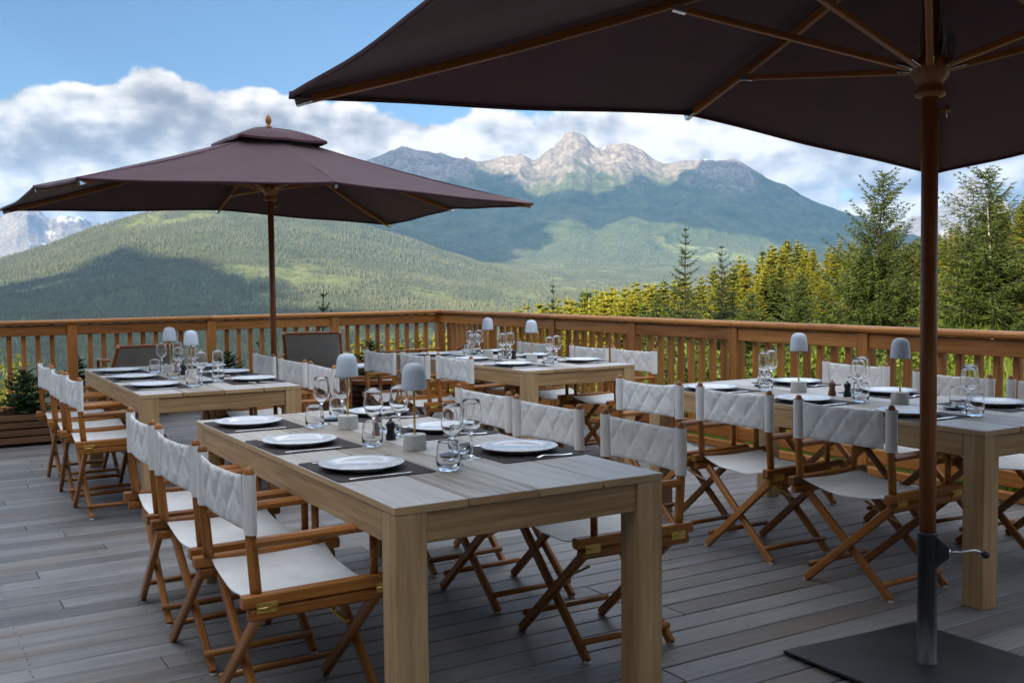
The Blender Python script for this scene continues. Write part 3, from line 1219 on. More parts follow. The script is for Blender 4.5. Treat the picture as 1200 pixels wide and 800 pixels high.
        rt = Matrix.Rotation(-th, 3, 'Z')
        k1.tube([pv + rt @ Vector((.02, -.01, 0)), pv + rt @ Vector((.06, -.02, .004)), pv + rt @ Vector((.10, -.024, .011)), pv + rt @ Vector((.112, -.025, .008)), pv + rt @ Vector((.13, -.026, -.002))], .0048, 8)
        k1.build('clamp_handle', M['steel'], tube_)
        k2 = MB()
        c3 = pv + rt @ Vector((.14, -.027, -.004))
        k2.lathe([(0, -.014), (.007, -.0125), (.0125, -.007), (.0145, 0), (.0125, .007), (.007, .0125), (0, .014)], 14, tuple(c3))
        k2.build('handle_knob', M['black'], tube_)
    else:
        bp = MB()
        bp.lathe([(0, 0), (.24, 0), (.245, .01), (.24, .03), (.06, .05), (.04, .06), (.036, .3), (.03, .302)], 28)
        bp.build('base', M['black'], root)
    return root


make_parasol('parasol', 'large plum brown parasol overhead on a thick pole with a black square base', (1.462, 3.6214, 0), .596, 2.115, True, 2.03, 2.155).rotation_euler = (Matrix.Rotation(-.03, 3, 'X') @ Matrix.Rotation(.006, 3, 'Y') @ Matrix.Rotation(.596, 3, 'Z')).to_euler()
make_parasol('parasol', 'open plum parasol with pointed finial standing farther back by the valley railing', (-2.030, 8.836, 0), .637, 2.19, False).rotation_euler = (Matrix.Rotation(-.02, 3, 'X') @ Matrix.Rotation(-.004, 3, 'Y') @ Matrix.Rotation(.637, 3, 'Z')).to_euler()

# ------------------------------------------------------------------ loungers, side table, planters
def lounger(loc, rz, ang, label, pad=False):
    root = empty('deck_lounger', loc, rz)
    tag(root, label, 'lounger', 'folding loungers by the valley railing')
    T = M['teak_dark']
    c, s = math.cos(ang), math.sin(ang)
    # the back hinges at y=0 and leans towards -y; the seat runs to +y
    for sg in (-1, 1):
        x = sg * .29
        m = MB(); m.bar((x, 0.02, .30), (x, -.80 * c, .30 + .80 * s), .03, .045, ch=.005); m.build('back_frame', T, root)
        m = MB(); m.bar((x, -.1, .30), (x, 1.15, .33), .03, .045, ch=.005); m.build('side_rail', T, root)
        m = MB(); m.bar((x, 1.0, .31), (x, 1.05, 0), .03, .04, ch=.005); m.build('leg', T, root)
        m = MB(); m.bar((x, 0.1, .31), (x, -.1, 0), .03, .04, ch=.005); m.build('leg', T, root)
        m = MB(); m.bar((x + sg * .032, .35, .60), (x + sg * .032, -.3, .62), .045, .025, ch=.006); m.build('armrest', T, root)
        m = MB(); m.bar((x + sg * .032, .3, .59), (x + sg * .032, .3, .33), .03, .03, ch=.005); m.build('arm_post', T, root)
    m = MB()
    m.bar((-.275, -.79 * c, .30 + .79 * s), (.275, -.79 * c, .30 + .79 * s), .028, .028, ch=.006)
    m.build('head_bar', T, root)
    f = MB()
    top = []
    for i in range(9):
        t = i / 8
        row = []
        for j in range(11):
            q = j / 10
            sag = -.035 * math.sin(PI * q) 
            y, z = -.80 * c * q, .30 + .80 * s * q
            row.append((-.27 + .54 * t, y - sag * s * -1 * .6, z + sag * c * .6))
        top.append(row)
    f.sheet(top)
    f.sheet([list(reversed([(x, y - .004 * s, z - .004 * c) for x, y, z in r])) for r in top])
    f.build('back_sling', M['taupe'], root)
    f = MB()
    top = [[(-.27 + .54 * i / 8, 1.13 * j / 10, .315 + .015 * j / 10 - .03 * math.sin(PI * j / 10)) for j in range(11)] for i in range(9)]
    f.sheet(top)
    f.sheet([list(reversed([(x, y, z - .004) for x, y, z in r])) for r in top])
    f.build('seat_sling', M['taupe'], root)
    if pad:
        p = MB()
        yy_, zz2 = -.76 * c, .36 + .76 * s
        p.tube([(-.24, yy_, zz2), (-.225, yy_, zz2), (.225, yy_, zz2), (.24, yy_, zz2)], [.025, .05, .05, .025], 14)
        p.build('head_cushion', M['grey_pad'], root)
    return root


def wpos(x, y): return (x, y, 0)


lounger(wpos(-2.15, 11.35), TH - .42, math.radians(46), 'brown lounger with taupe back cloth between the far parasol pole and the corner')
lounger(wpos(-4.0, 11.0), .55, math.radians(37), 'reclined lounger with dark cloth behind the far end of the far left table')
lounger(wpos(-1.05, 11.55), TH + 1.25, math.radians(31), 'lounger with rolled grey head cushion beside the railing corner', True)

st = empty('side_table', wpos(-1.62, 10.9), TH)
tag(st, 'small low side table with pale top beside the brown lounger', 'side table')
m = MB(); m.box((-.2, -.2, .505), (.2, .2, .525), .004, axis=0); m.build('table_top', M['white_paint'], st)
for a in (-1, 1):
    for c_ in (-1, 1):
        m = MB(); m.box((a * .17 - .018, c_ * .17 - .018, 0), (a * .17 + .018, c_ * .17 + .018, .504), .003, axis=2); m.build('leg', M['teak_dark'], st)


# ------------------------------------------------------------------ conifers
def spindles(P0, P1, rad, var, rng):
    """needle-covered twigs: each a slim double cone of three sides"""
    n = len(P0)
    d = P1 - P0
    L = np.linalg.norm(d, axis=1, keepdims=True) + 1e-9
    t = d / L
    a = np.where(np.abs(t[:, 2:3]) < .9, np.array([[0, 0, 1.0]]), np.array([[1.0, 0, 0]]))
    s = np.cross(t, a)
    s /= np.linalg.norm(s, axis=1, keepdims=True) + 1e-9
    u = np.cross(s, t)
    ph = rng.uniform(0, 2 * PI, (n, 1))
    V = np.empty((n, 5, 3))
    V[:, 0] = P0
    V[:, 4] = P1
    mid = P0 + d * .4
    for k in range(3):
        an = ph + 2 * PI * k / 3
        V[:, 1 + k] = mid + (s * np.cos(an) + u * np.sin(an) * .75) * rad[:, None]
    base = (np.arange(n) * 5)[:, None, None]
    Fc = np.array([[0, 2, 1], [0, 3, 2], [0, 1, 3], [1, 2, 4], [2, 3, 4], [3, 1, 4]])[None] + base
    return V.reshape(-1, 3), Fc.reshape(-1, 3), np.repeat(var, 5)


def conifer_mesh(h, r, seed, whorls, per, twigs, trad, lean=0.0, bare=.06, up=0.25, sparse_top=0.0, shape=.8):
    """twig arrays and a trunk for one spruce standing at the origin"""
    rng = np.random.default_rng(seed)
    P0, P1, W, VV = [], [], [], []
    branches = []
    for i in range(whorls):
        f = bare + (1 - bare) * (i + rng.uniform(-.3, .3)) / whorls
        f = min(max(f, .02), .985)
        z = f * h
        Lm = r * (1 - f) ** shape * (1.0 if f > bare + .1 else .85) + .02 * h * (1 - f)
        n = max(3, int(per * (1 - .35 * f) + rng.uniform(-.5, 1)))
        if f > .6 and sparse_top:
            n = max(3, int(n * (1 - sparse_top)))
        a0 = rng.uniform(0, 6.28)
        for k in range(n):
            az = a0 + 2 * PI * k / n + rng.uniform(-.35, .35)
            L = Lm * rng.uniform(.5, 1.2)
            dirv = np.array([math.cos(az), math.sin(az), 0])
            # rises near the top, droops then turns up lower down
            slope = (.75 * f - .38) + rng.uniform(-.1, .1)
            m = max(3, int(twigs * L / r + 2))
            ts = np.linspace(.12, 1, m)
            pts = np.array([[0, 0, z]]) + dirv * (ts * L)[:, None]
            pts[:, 2] += slope * ts * L + up * L * ts ** 2.2
            branches.append((z, pts[-1].copy(), L))
            side = np.array([-dirv[1], dirv[0], 0])
            P0.append(np.vstack([[0, 0, z], pts[:-1]]))
            P1.append(pts)
            W.append(np.full(m, trad * .8))
            VV.append(np.full(m, rng.uniform(.2, .8)))
            tl = (.34 * L * (1.15 - ts) + .05 * r) * rng.uniform(.75, 1.2, m)
            for sg in (-1, 1):
                e = pts + (side * sg * .78 + dirv * .55) * tl[:, None]
                e[:, 2] += tl * rng.uniform(-.30, .22, m) + up * tl * .3
                P0.append(pts)
                P1.append(e)
                W.append(np.full(m, trad) * rng.uniform(.8, 1.25, m))
                VV.append(rng.uniform(0, 1, m))
                # second order
                mm = pts + (e - pts) * .45
                e2 = mm + (dirv * .9 + side * sg * .15) * (tl * .5)[:, None]
                e2[:, 2] += tl * rng.uniform(-.22, .12, m)
                P0.append(mm); P1.append(e2); W.append(np.full(m, trad * .85)); VV.append(rng.uniform(0, 1, m))
                e3 = pts + (side * sg * .35 + dirv * .3) * tl[:, None]
                e3[:, 2] -= tl * rng.uniform(.1, .55, m)
                P0.append(pts); P1.append(e3); W.append(np.full(m, trad)); VV.append(rng.uniform(0, .7, m))
    # leader
    P0.append(np.array([[0, 0, h * .9]])); P1.append(np.array([[0, 0, h * 1.02]])); W.append(np.array([trad])); VV.append(np.array([.6]))
    P0, P1, W, VV = np.vstack(P0), np.vstack(P1), np.concatenate(W), np.concatenate(VV)
    if lean:
        P0[:, 0] += lean * (P0[:, 2] / h) ** 1.5
        P1[:, 0] += lean * (P1[:, 2] / h) ** 1.5
    return spindles(P0, P1, W, VV, rng) + (branches,)


def make_conifer(name, h, r, seed, whorls, per, twigs, trad, mat, bark='bark', tr=None, lean=0.0, limbs=True, **kw):
    root = empty(name)
    V, Fc, var, br = conifer_mesh(h, r, seed, whorls, per, twigs, trad, lean, **kw)
    np_mesh('crown', V, Fc, M[mat], root, var)
    t = MB()
    tr = tr or h * .014
    t.tube([(lean * abs(f) ** 1.5, 0, f * h) for f in (-.04, .15, .4, .7, .95)], [tr * 1.25, tr, tr * .75, tr * .4, tr * .1], 9)
    if limbs:
        t.build('trunk', M[bark], root)
        t = MB()
        for z, e, L in br:
            lx = lean * (z / h) ** 1.5
            t.tube([(lx, 0, z), (lx + (e[0]) * .5, e[1] * .5, z + (e[2] - z) * .35), (lx + e[0] * .9, e[1] * .9, z + (e[2] - z) * .85)], [tr * .22, tr * .14, tr * .05], 4)
    t.build('limbs' if limbs else 'trunk', M['bark' if limbs else bark], root)
    return root


# slatted planters with small spruces
def planter(loc, rz, lx, ly, h, label):
    root = empty('wooden_planter', loc, rz)
    tag(root, label, 'planter', 'slatted wooden planters by the railing')
    m = MB()
    n = 4
    for k in range(n):
        z = .03 + k * (h - .03) / n
        zz3 = z + (h - .03) / n - .012
        m.box((-lx, -ly, z), (lx, -ly + .025, zz3), .004)
        m.box((-lx, ly - .025, z), (lx, ly, zz3), .004)
        m.box((-lx, -ly + .027, z), (-lx + .025, ly - .027, zz3), .004)
        m.box((lx - .025, -ly + .027, z), (lx, ly - .027, zz3), .004)
    m.build('slats', M['planter'], root)
    for a in (-1, 1):
        for c in (-1, 1):
            q = MB(); q.box((a * (lx - .055) - .02, c * (ly - .055) - .02, 0), (a * (lx - .055) + .02, c * (ly - .055) + .02, h - .01), .003, axis=2)
            q.build('corner_post', M['planter'], root)
    s = MB(); s.box((-lx + .03, -ly + .03, .04), (lx - .03, ly - .03, h - .06), .004); s.build('soil', M['soil'], root)
    return root


PL = [((-4.32, 9.18), .42, .25, .29, .44, .36, 'slatted brown planter at the left end of the terrace', 'bushy dark little spruce in the planter at the left end'),
      ((-4.62, 11.0), .22, .22, .32, .40, .22, 'slatted planter behind the white chairs of the far left table', 'small dark spruce peeking over the far left table corner'),
      ((-3.12, 11.35), .22, .22, .34, .40, .26, 'slatted planter just left of the far parasol pole', 'small spruce just left of the far parasol pole'),
      ((-1.62, 11.85), .22, .22, .30, .52, .28, 'slatted planter below the pale side table', 'low dark spruce beside the pale side table')]
for k, ((x, y), lx, ly, ph, sh_, sr, l1, l2) in enumerate(PL):
    planter((x, y, 0), TH, lx, ly, ph, l1)
    c = make_conifer('small_spruce', sh_, sr, 50 + k, 11, 9, 5, .012, 'needles_young', tr=.012, up=.15, bare=.03, limbs=False, shape=.7)
    c.location = (x, y, ph - .07)
    tag(c, l2, 'small tree', 'small spruces in planters')

# ------------------------------------------------------------------ relief: slope below the terrace, valley, mountain, far peaks
_rng = np.random.default_rng(11)
_perm = np.concatenate([_rng.permutation(256)] * 3).astype(np.int64)
_ang = _rng.uniform(0, 2 * PI, 256)
_gx, _gy = np.cos(_ang), np.sin(_ang)


def perlin(x, y):
    xi, yi = np.floor(x).astype(np.int64), np.floor(y).astype(np.int64)
    xf, yf = x - xi, y - yi
    u, v = xf ** 3 * (xf * (xf * 6 - 15) + 10), yf ** 3 * (yf * (yf * 6 - 15) + 10)
    def g(i, j):
        h = _perm[_perm[(xi + i) & 255] + ((yi + j) & 255)]
        return _gx[h] * (xf - i) + _gy[h] * (yf - j)
    a = g(0, 0) + u * (g(1, 0) - g(0, 0))
    b = g(0, 1) + u * (g(1, 1) - g(0, 1))
    return (a + v * (b - a)) * 1.5


def fbm(x, y, o=5, gain=.5):
    s, a, t = 0, 1, 0
    for i in range(o):
        s = s + a * perlin(x + 17.3 * i, y - 9.1 * i)
        t += a
        a *= gain
        x, y = x * 2.03, y * 2.03
    return s / t * 1.4


def ridged(x, y, o=6, gain=.52):
    s, a, t, wgt = 0, 1, 0, 1
    for i in range(o):
        n = (1 - np.abs(perlin(x + 31.7 * i, y + 12.9 * i))) ** 2
        s = s + a * n * wgt
        wgt = np.clip(n * 1.4, 0, 1)
        t += a
        a *= gain
        x, y = x * 2.07, y * 2.07
    return s / t


def sstep(a, b, x):
    t = np.clip((x - a) / (b - a), 0, 1)
    return t * t * (3 - 2 * t)


px = np.concatenate([np.arange(-900, -60, 14.0), np.arange(-60, 1260, 1.9), np.arange(1260, 2101, 14.0)])
NC = len(px)
dirs = np.array([ray(p, 332) for p in px])
hn = np.hypot(dirs[:, 0], dirs[:, 1])
UX, UY = dirs[:, 0] / hn, dirs[:, 1] / hn


def tan_e(py):
    """height angle (tangent) of photo row py in every column"""
    out = np.empty(NC)
    for i in range(NC):
        d = ray(px[i], py[i])
        out[i] = d[2] / math.hypot(d[0], d[1])
    return out


def ip(xs, ys):
    return np.interp(px, xs, ys)


near_px = [-900, 0, 400, 600, 700, 800, 900, 1000, 1100, 1200, 1600, 2100]
NEAR = {9: [-1.0] * 12, 14: [-1.6, -1.6, -1.5, -1.3, -1.1, -1.0, -.9, -.9, -.8, -.7, -.6, -.6],
        30: [-7, -7, -6.5, -4.8, -3.4, -2.3, -1.4, -.5, .2, .5, 2, 2],
        60: [-16, -16, -15.5, -11.5, -8.5, -6, -3.5, -1.2, .6, 1.8, 6, 6],
        120: [-34, -34, -34, -25, -18.5, -13, -8, -3, 1, 4.5, 14, 14],
        250: [-76, -76, -78, -62, -49, -37, -25, -13, -4, 5, 20, 20],
        600: [-135, -135, -135, -120, -105, -88, -72, -52, -32, -10, 10, 10]}
L_PX = [-900, -300, 0, 60, 110, 180, 240, 310, 380, 420, 460, 510, 560, 620, 700, 900, 1200, 2100]
L_Y = [335, 325, 303, 286, 268, 249, 238, 237, 249, 261, 274, 291, 309, 325, 335, 343, 348, 350]
M_PX = [-900, 0, 240, 300, 380, 420, 460, 475, 490, 505, 520, 540, 560, 575, 590, 602, 612, 625, 633, 640, 650, 658, 664, 672, 680, 687, 693, 699, 705, 712, 722, 735, 744, 754, 765, 778, 788, 800, 815, 830, 845, 860, 872, 882, 900, 920, 940, 960, 980, 1010, 1060, 1150, 1300, 2100]
M_Y = [350, 315, 252, 247, 212, 192, 176, 172, 175, 179, 180, 186, 188, 187, 183, 184, 180, 186, 184, 178, 172, 166, 158, 154, 157, 160, 168, 174, 175, 172, 169, 167, 170, 174, 184, 190, 190, 187, 189, 187, 188, 187, 191, 197, 208, 218, 228, 237, 244, 258, 275, 293, 312, 330]
F_PX = [-900, -100, 0, 10, 20, 35, 48, 60, 75, 90, 110, 140, 200, 1000, 1060, 1085, 1100, 1118, 1130, 1142, 1152, 1165, 1200, 1300, 1500, 2100]
F_Y = [310, 285, 263, 252, 246, 242, 250, 258, 249, 255, 266, 274, 282, 282, 264, 252, 240, 224, 214, 211, 218, 228, 244, 264, 282, 310]
Lc, Mc, Fc_ = ip(L_PX, L_Y), ip(M_PX, M_Y), ip(F_PX, F_Y)
foot = ip([-900, 310, 380, 460, 520, 560, 600, 700, 800, 900, 1000, 1200, 2100], [348, 250, 257, 283, 301, 309, 313, 316, 318, 322, 326, 330, 340])
foot = np.maximum(foot, np.where(px < 310, Lc + 12, foot))
rows_r, rows_z = [], []
for r_, zs in NEAR.items():
    rows_r.append(r_); rows_z.append(ip(near_px, zs))
for r_, ys in ((1300, ip([-900, 450, 650, 900, 1200, 2100], [430, 424, 402, 380, 366, 350])),
               (2200, ip([-900, 200, 400, 520, 640, 800, 1000, 1200, 2100], [374, 372, 366, 364, 362, 356, 348, 342, 342])),
               (3200, ip([-900, 0, 140, 220, 300, 400, 520, 640, 800, 1000, 1200, 2100], [352, 338, 312, 302, 300, 312, 333, 345, 348, 347, 347, 347])),
               (4200, Lc), (5000, foot)):
    rows_r.append(r_); rows_z.append(H + r_ * tan_e(ys))
for t in (.12, .25, .4, .55, .7, .82, .92, 1.0):
    r_ = 5000 + 3000 * t
    rows_r.append(r_); rows_z.append(H + r_ * tan_e(foot + (Mc - foot) * t ** 1.3))
zc_ = rows_z[-1]
rows_r += [8900, 10500, 12500, 13700]
rows_z += [zc_ - 330, np.minimum(zc_ - 500, 250), H + 12500 * tan_e(Fc_), H + 12500 * tan_e(Fc_) - 500]
rows_r, rows_z = np.array(rows_r, float), np.array(rows_z)
rr = np.concatenate([np.geomspace(9, 400, 90), np.linspace(405, 1200, 60), np.arange(1214, 5000, 15.0), np.arange(5000, 8300, 15.0), np.linspace(8330, 11500, 30), np.arange(11560, 13700, 40.0)])
NR = len(rr)
Z = np.empty((NR, NC))
lg = np.log(rows_r)
for i in range(NC):
    Z[:, i] = np.interp(np.log(rr), lg, rows_z[:, i])
for _ in range(3):   # soften the bends between the control rings, keeping the crests
    Zs = Z.copy()
    Zs[2:-2] = (Z[:-4] + 2 * Z[1:-3] + 3 * Z[2:-2] + 2 * Z[3:-1] + Z[4:]) / 9
    keep = np.maximum(np.exp(-((rr - 8000) / 60) ** 2), np.exp(-((rr - 12500) / 90) ** 2))[:, None]
    Z = Zs * (1 - keep) + Z * keep
X, Y = rr[:, None] * UX[None], rr[:, None] * UY[None]
tM = np.clip((rr - 5000) / 3000, 0, 1)[:, None]
win = 4 * tM * (1 - tM) * (rr < 8600)[:, None]
rg = ridged(X / 1500 + 3.1, Y / 2100 + .7, 7) - .55
Z = Z + win ** .8 * 190 * rg * sstep(250, 520, px)[None]
hf = sstep(.45, .95, tM) * (rr < 9500)[:, None]
crestk = 1 - .75 * np.exp(-((rr - 8000) / 70) ** 2)[:, None]
Z = Z + hf * crestk * ((ridged(X / 420, Y / 620, 5) - .55) * 120 + (ridged(X / 130 + 9, Y / 170, 4) - .5) * 42)
Z = Z + fbm(X / 700, Y / 700, 6) * 26 * sstep(900, 2200, rr)[:, None] * (1 - sstep(3900, 4200, rr) * .5)[:, None] * (rr < 5600)[:, None]
Z = Z + fbm(X / 14, Y / 14, 4) * .35 * (sstep(14, 40, rr) * (1 - sstep(400, 900, rr)))[:, None]
Z = Z + (ridged(X / 900, Y / 900, 6) - .5) * 190 * sstep(11300, 12000, rr)[:, None]
# masks: what grows or lies where
dZr = np.gradient(Z, axis=0) / np.gradient(rr)[:, None]
dZc = np.gradient(Z, axis=1) / (np.gradient(np.arctan2(UX, UY))[None] * rr[:, None] + 1e-9)
slope = np.hypot(dZr, dZc)
n_a, n_b, n_c = fbm(X / 420, Y / 600, 5), fbm(X / 130, Y / 130, 4), fbm(X / 1300 + 5, Y / 1300, 4)
rock = sstep(700, 960, Z + n_a * 210 + slope * 130 + n_b * 60) * (rr > 5200)[:, None]
rock = np.maximum(rock, (rr > 11000)[:, None] * 1.0)
snow = rock * sstep(.28, .40, n_b * .75 + n_a * .5 - slope * .25 - .13 + (Z - 900) / 2600 + (rr > 11000)[:, None] * .22)
piste = sstep(.10, .16, fbm(X / 210 + 2, Y / 1500 + 4, 3) + .10 * n_a) * sstep(500, 620, px)[None] * (1 - sstep(720, 800, px))[None] * ((rr > 2100) & (rr < 4700))[:, None]
meadow = np.maximum(piste, sstep(.0, .28, n_c + .35 * n_a + .1) * sstep(540, 640, px)[None] * ((rr > 4550) & (rr < 6100))[:, None])
crestm = sstep(.05, .3, n_a + .3 * n_c) * ((rr > 3800) & (rr < 4400))[:, None] * sstep(100, 200, px)[None] * (1 - sstep(330, 400, px))[None] * .9
meadow = meadow * sstep(-.25, .02, n_b + .5 * fbm(X / 45, Y / 60, 3))
meadow = np.clip(np.maximum(meadow, crestm) + sstep(.42, .55, n_a + .35 * n_b) * ((rr > 1500) & (rr < 4600))[:, None] * .9, 0, 1)
forest = sstep(640, 900, rr)[:, None] * (1 - meadow) * (1 - rock) * (1 - sstep(120, 330, Z + n_a * 110)) * (rr < 6600)[:, None]
# the near-left hill carries wood up to its crest
forest = np.where((rr < 4500)[:, None] & (rr > 800)[:, None], (1 - meadow) * .95, forest)
nearg = 1 - sstep(150, 420, rr)[:, None] + 0 * Z


def terrain_mat():
    m, nt, b = new_mat('alpine_ground')
    gp = nt.nodes.new('ShaderNodeNewGeometry').outputs['Position']
    a1 = noise(nt, gp, .006, 6, .62)
    a2 = noise(nt, gp, .03, 5, .65)
    a3 = noise(nt, gp, .6, 5, .6)
    alp = ramp(nt, mth(nt, 'ADD', mth(nt, 'MULTIPLY', a1, .6), mth(nt, 'MULTIPLY', a2, .4)), [(.36, (.028, .042, .017)), (.5, (.06, .075, .027)), (.66, (.115, .115, .05))])
    woods = ramp(nt, a2, [(.35, (.05, .064, .03)), (.65, (.10, .115, .05))])
    mead = ramp(nt, a2, [(.35, (.09, .115, .035)), (.5, (.14, .155, .055)), (.65, (.22, .215, .095))])
    rk = ramp(nt, mth(nt, 'ADD', mth(nt, 'MULTIPLY', a1, .35), mth(nt, 'MULTIPLY', a2, .65)), [(.32, (.06, .05, .04)), (.46, (.155, .127, .098)), (.56, (.24, .20, .155)), (.68, (.37, .31, .245))])
    near = ramp(nt, a3, [(.3, (.035, .06, .01)), (.5, (.08, .115, .016)), (.7, (.15, .17, .03))])
    c = mixc(nt, attr(nt, 'forest'), alp, woods)
    c = mixc(nt, attr(nt, 'meadow'), c, mead)
    c = mixc(nt, attr(nt, 'rock'), c, rk)
    c = mixc(nt, attr(nt, 'snow'), c, (.72, .74, .78))
    c = mixc(nt, attr(nt, 'nearg'), c, near)
    nt.links.new(c, b.inputs['Base Color'])
    b.inputs['Roughness'].default_value = .95
    b.inputs['Specular IOR Level'].default_value = .1
    return m


M['ground'] = terrain_mat()
P3 = np.stack([X, Y, Z], axis=2)


def terrain_part(name, r0, r1):
    i0, i1 = np.searchsorted(rr, r0), min(np.searchsorted(rr, r1) + 1, NR)
    sub = P3[i0:i1].reshape(-1, 3)
    n = i1 - i0
    a = (np.arange(n - 1)[:, None] * NC + np.arange(NC - 1)[None]).ravel()
    Fq = np.stack([a, a + 1, a + NC + 1, a + NC], axis=1)
    at = {k: v[i0:i1].ravel() for k, v in (('forest', forest), ('meadow', meadow), ('rock', rock), ('snow', snow), ('nearg', nearg))}
    o = np_mesh(name, sub, Fq, M['ground'], smooth=True, attrs=at)
    tag(o, kind='structure')


terrain_part('hillside', 0, 600)
terrain_part('valley', 600, 5000)
terrain_part('mountain', 5000, 9500)
terrain_part('distant_peaks', 9500, 1e9)
# level ground under and behind the terrace, out to the horizon behind
gb = MB()
gpts = [(-60, -80, -1.05), (60, -80, -1.05), (60, 9, -1.05), (12, 9.6, -1.05), (-12, 9.6, -1.05), (-60, 9, -1.05)]
gb.add(gpts, [tuple(range(6))], [[(0, 0)] * 6])
ground = gb.build('ground', M['ground'])
ga = ground.data.attributes.new('nearg', 'FLOAT', 'POINT')
ga.data.foreach_set('value', [1.0] * 6)
tag(ground, kind='structure')


def zat(p, r):
    """terrain height at bearing p (photo column) and distance r"""
    j = np.clip(np.interp(p, px, np.arange(NC)), 0, NC - 1.001)
    i = np.clip(np.interp(r, rr, np.arange(NR)), 0, NR - 1.001)
    i0, j0 = np.floor(i).astype(int), np.floor(j).astype(int)
    fi, fj = i - i0, j - j0
    return (Z[i0, j0] * (1 - fi) * (1 - fj) + Z[i0 + 1, j0] * fi * (1 - fj) + Z[i0, j0 + 1] * (1 - fi) * fj + Z[i0 + 1, j0 + 1] * fi * fj)


def bearing(p, r):
    d = ray(p, 332)
    h = math.hypot(d[0], d[1])
    return d[0] / h * r, d[1] / h * r


def top_at(p, y, r):
    d = ray(p, y)
    return H + r * d[2] / math.hypot(d[0], d[1])


# far woods: one mass of simple spruces
def far_woods():
    rng = np.random.default_rng(5)
    N = 560000
    pp = rng.uniform(-120, 1320, N)
    r = np.sqrt(rng.uniform(750 ** 2, 6400 ** 2, N))
    j = np.clip(np.round(np.interp(pp, px, np.arange(NC))).astype(int), 0, NC - 1)
    i = np.clip(np.round(np.interp(r, rr, np.arange(NR))).astype(int), 0, NR - 1)
    dens = forest[i, j] * np.where(r > 4500, .75, 1) * (.72 + .5 * n_b[i, j])
    ok = (rng.uniform(0, 1, N) < dens * .66) & ((pp < 700) | (r > 2000))
    pp, r = pp[ok], r[ok]
    z = zat(pp, r)
    d0 = np.interp(pp, px, UX), np.interp(pp, px, UY)
    x, y = d0[0] * r, d0[1] * r
    n = len(pp)
    nz = fbm(x / 160 + 3, y / 220, 4)
    h = rng.uniform(5, 11.5, n) * (1 + .5 * nz) * np.where(rng.uniform(0, 1, n) < .12, 1.35, 1) * np.where(r < 1600, .8, 1)
    w = h * rng.uniform(.17, .25, n)
    ph = rng.uniform(0, 6.28, n)
    k = 5
    V = np.empty((n, 2 * k + 2, 3))
    for q in range(k):
        a = ph + 2 * PI * q / k
        rad = w * rng.uniform(.8, 1.2, n)
        V[:, q] = np.stack([x + rad * np.cos(a), y + rad * np.sin(a), z + .05 * h], 1)
        rad2 = rad * .62
        V[:, k + q] = np.stack([x + rad2 * np.cos(a + .6), y + rad2 * np.sin(a + .6), z + .42 * h], 1)
    V[:, 2 * k] = np.stack([x, y, z + .62 * h], 1)
    V[:, 2 * k + 1] = np.stack([x, y, z + h], 1)
    tri = []
    for q in range(k):
        tri.append((q, (q + 1) % k, 2 * k))
        tri.append((k + q, k + (q + 1) % k, 2 * k + 1))
    Fq = (np.array(tri)[None] + (np.arange(n) * (2 * k + 2))[:, None, None]).reshape(-1, 3)
    var = np.repeat(np.clip(.5 + .75 * nz + rng.uniform(-.35, .35, n), 0, 1), 2 * k + 2)
    o = np_mesh('forest', V.reshape(-1, 3), Fq, M['far_trees'], var=var)
    tag(o, 'dense spruce forest covering the far valley sides', 'forest', kind='stuff')
    return n


print('far trees', far_woods())

# ------------------------------------------------------------------ conifers on the slope to the right
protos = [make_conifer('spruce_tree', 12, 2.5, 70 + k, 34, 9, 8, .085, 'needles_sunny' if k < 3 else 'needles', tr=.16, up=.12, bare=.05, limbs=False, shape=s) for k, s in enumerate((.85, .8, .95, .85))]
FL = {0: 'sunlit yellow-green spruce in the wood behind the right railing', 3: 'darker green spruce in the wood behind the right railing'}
TOPX = [520, 600, 640, 680, 720, 760, 800, 840, 880, 900, 930, 960, 990, 1040, 1080, 1120, 1200, 1300]
TOPY = [376, 364, 353, 343, 334, 325, 320, 311, 297, 287, 281, 282, 284, 280, 276, 268, 262, 258]
trng = random.Random(21)
usedp = set()
spots = []
for k in range(275):
    p = trng.uniform(600, 1240) if k % 4 else trng.uniform(620, 960)
    row = k % 3
    r = (trng.uniform(90, 140), trng.uniform(64, 92), trng.uniform(44, 64))[row]
    if p > 1040 and p < 1115 and row == 2:
        continue
    spots.append((p, r, row))
for p, r, row in spots:
    y = np.interp(p, TOPX, TOPY) + (trng.uniform(-5, 10), trng.uniform(2, 20), trng.uniform(12, 36))[row]
    g = float(zat(p, r))
    h = min(max(top_at(p, y, r) - g, 3.5), 24)
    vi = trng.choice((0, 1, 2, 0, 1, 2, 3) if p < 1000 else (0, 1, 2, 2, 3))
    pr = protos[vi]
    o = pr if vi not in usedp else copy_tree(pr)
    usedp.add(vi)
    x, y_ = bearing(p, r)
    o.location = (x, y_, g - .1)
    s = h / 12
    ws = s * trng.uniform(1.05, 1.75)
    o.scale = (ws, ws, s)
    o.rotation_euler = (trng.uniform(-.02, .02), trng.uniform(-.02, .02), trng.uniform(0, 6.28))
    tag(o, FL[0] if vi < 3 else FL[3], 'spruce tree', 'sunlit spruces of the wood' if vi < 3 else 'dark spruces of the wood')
# on the falling slope seen through the balusters at the corner
for k in range(16):
    p = 415 + k * 7.5 + trng.uniform(-5, 5)
    r = trng.uniform(52, 75)
    g = float(zat(p, r))
    h = max(3, top_at(p, trng.uniform(386, 402), r) - g)
    o = copy_tree(protos[k % 3])
    x, y_ = bearing(p, r)
    o.location = (x, y_, g - .1)
    s = h / 12
    o.scale = (s, s, s)
    o.rotation_euler = (0, 0, trng.uniform(0, 6.28))
    tag(o, 'yellow-green spruce seen through the railing just left of the corner', 'spruce tree', 'spruces below the railing corner')

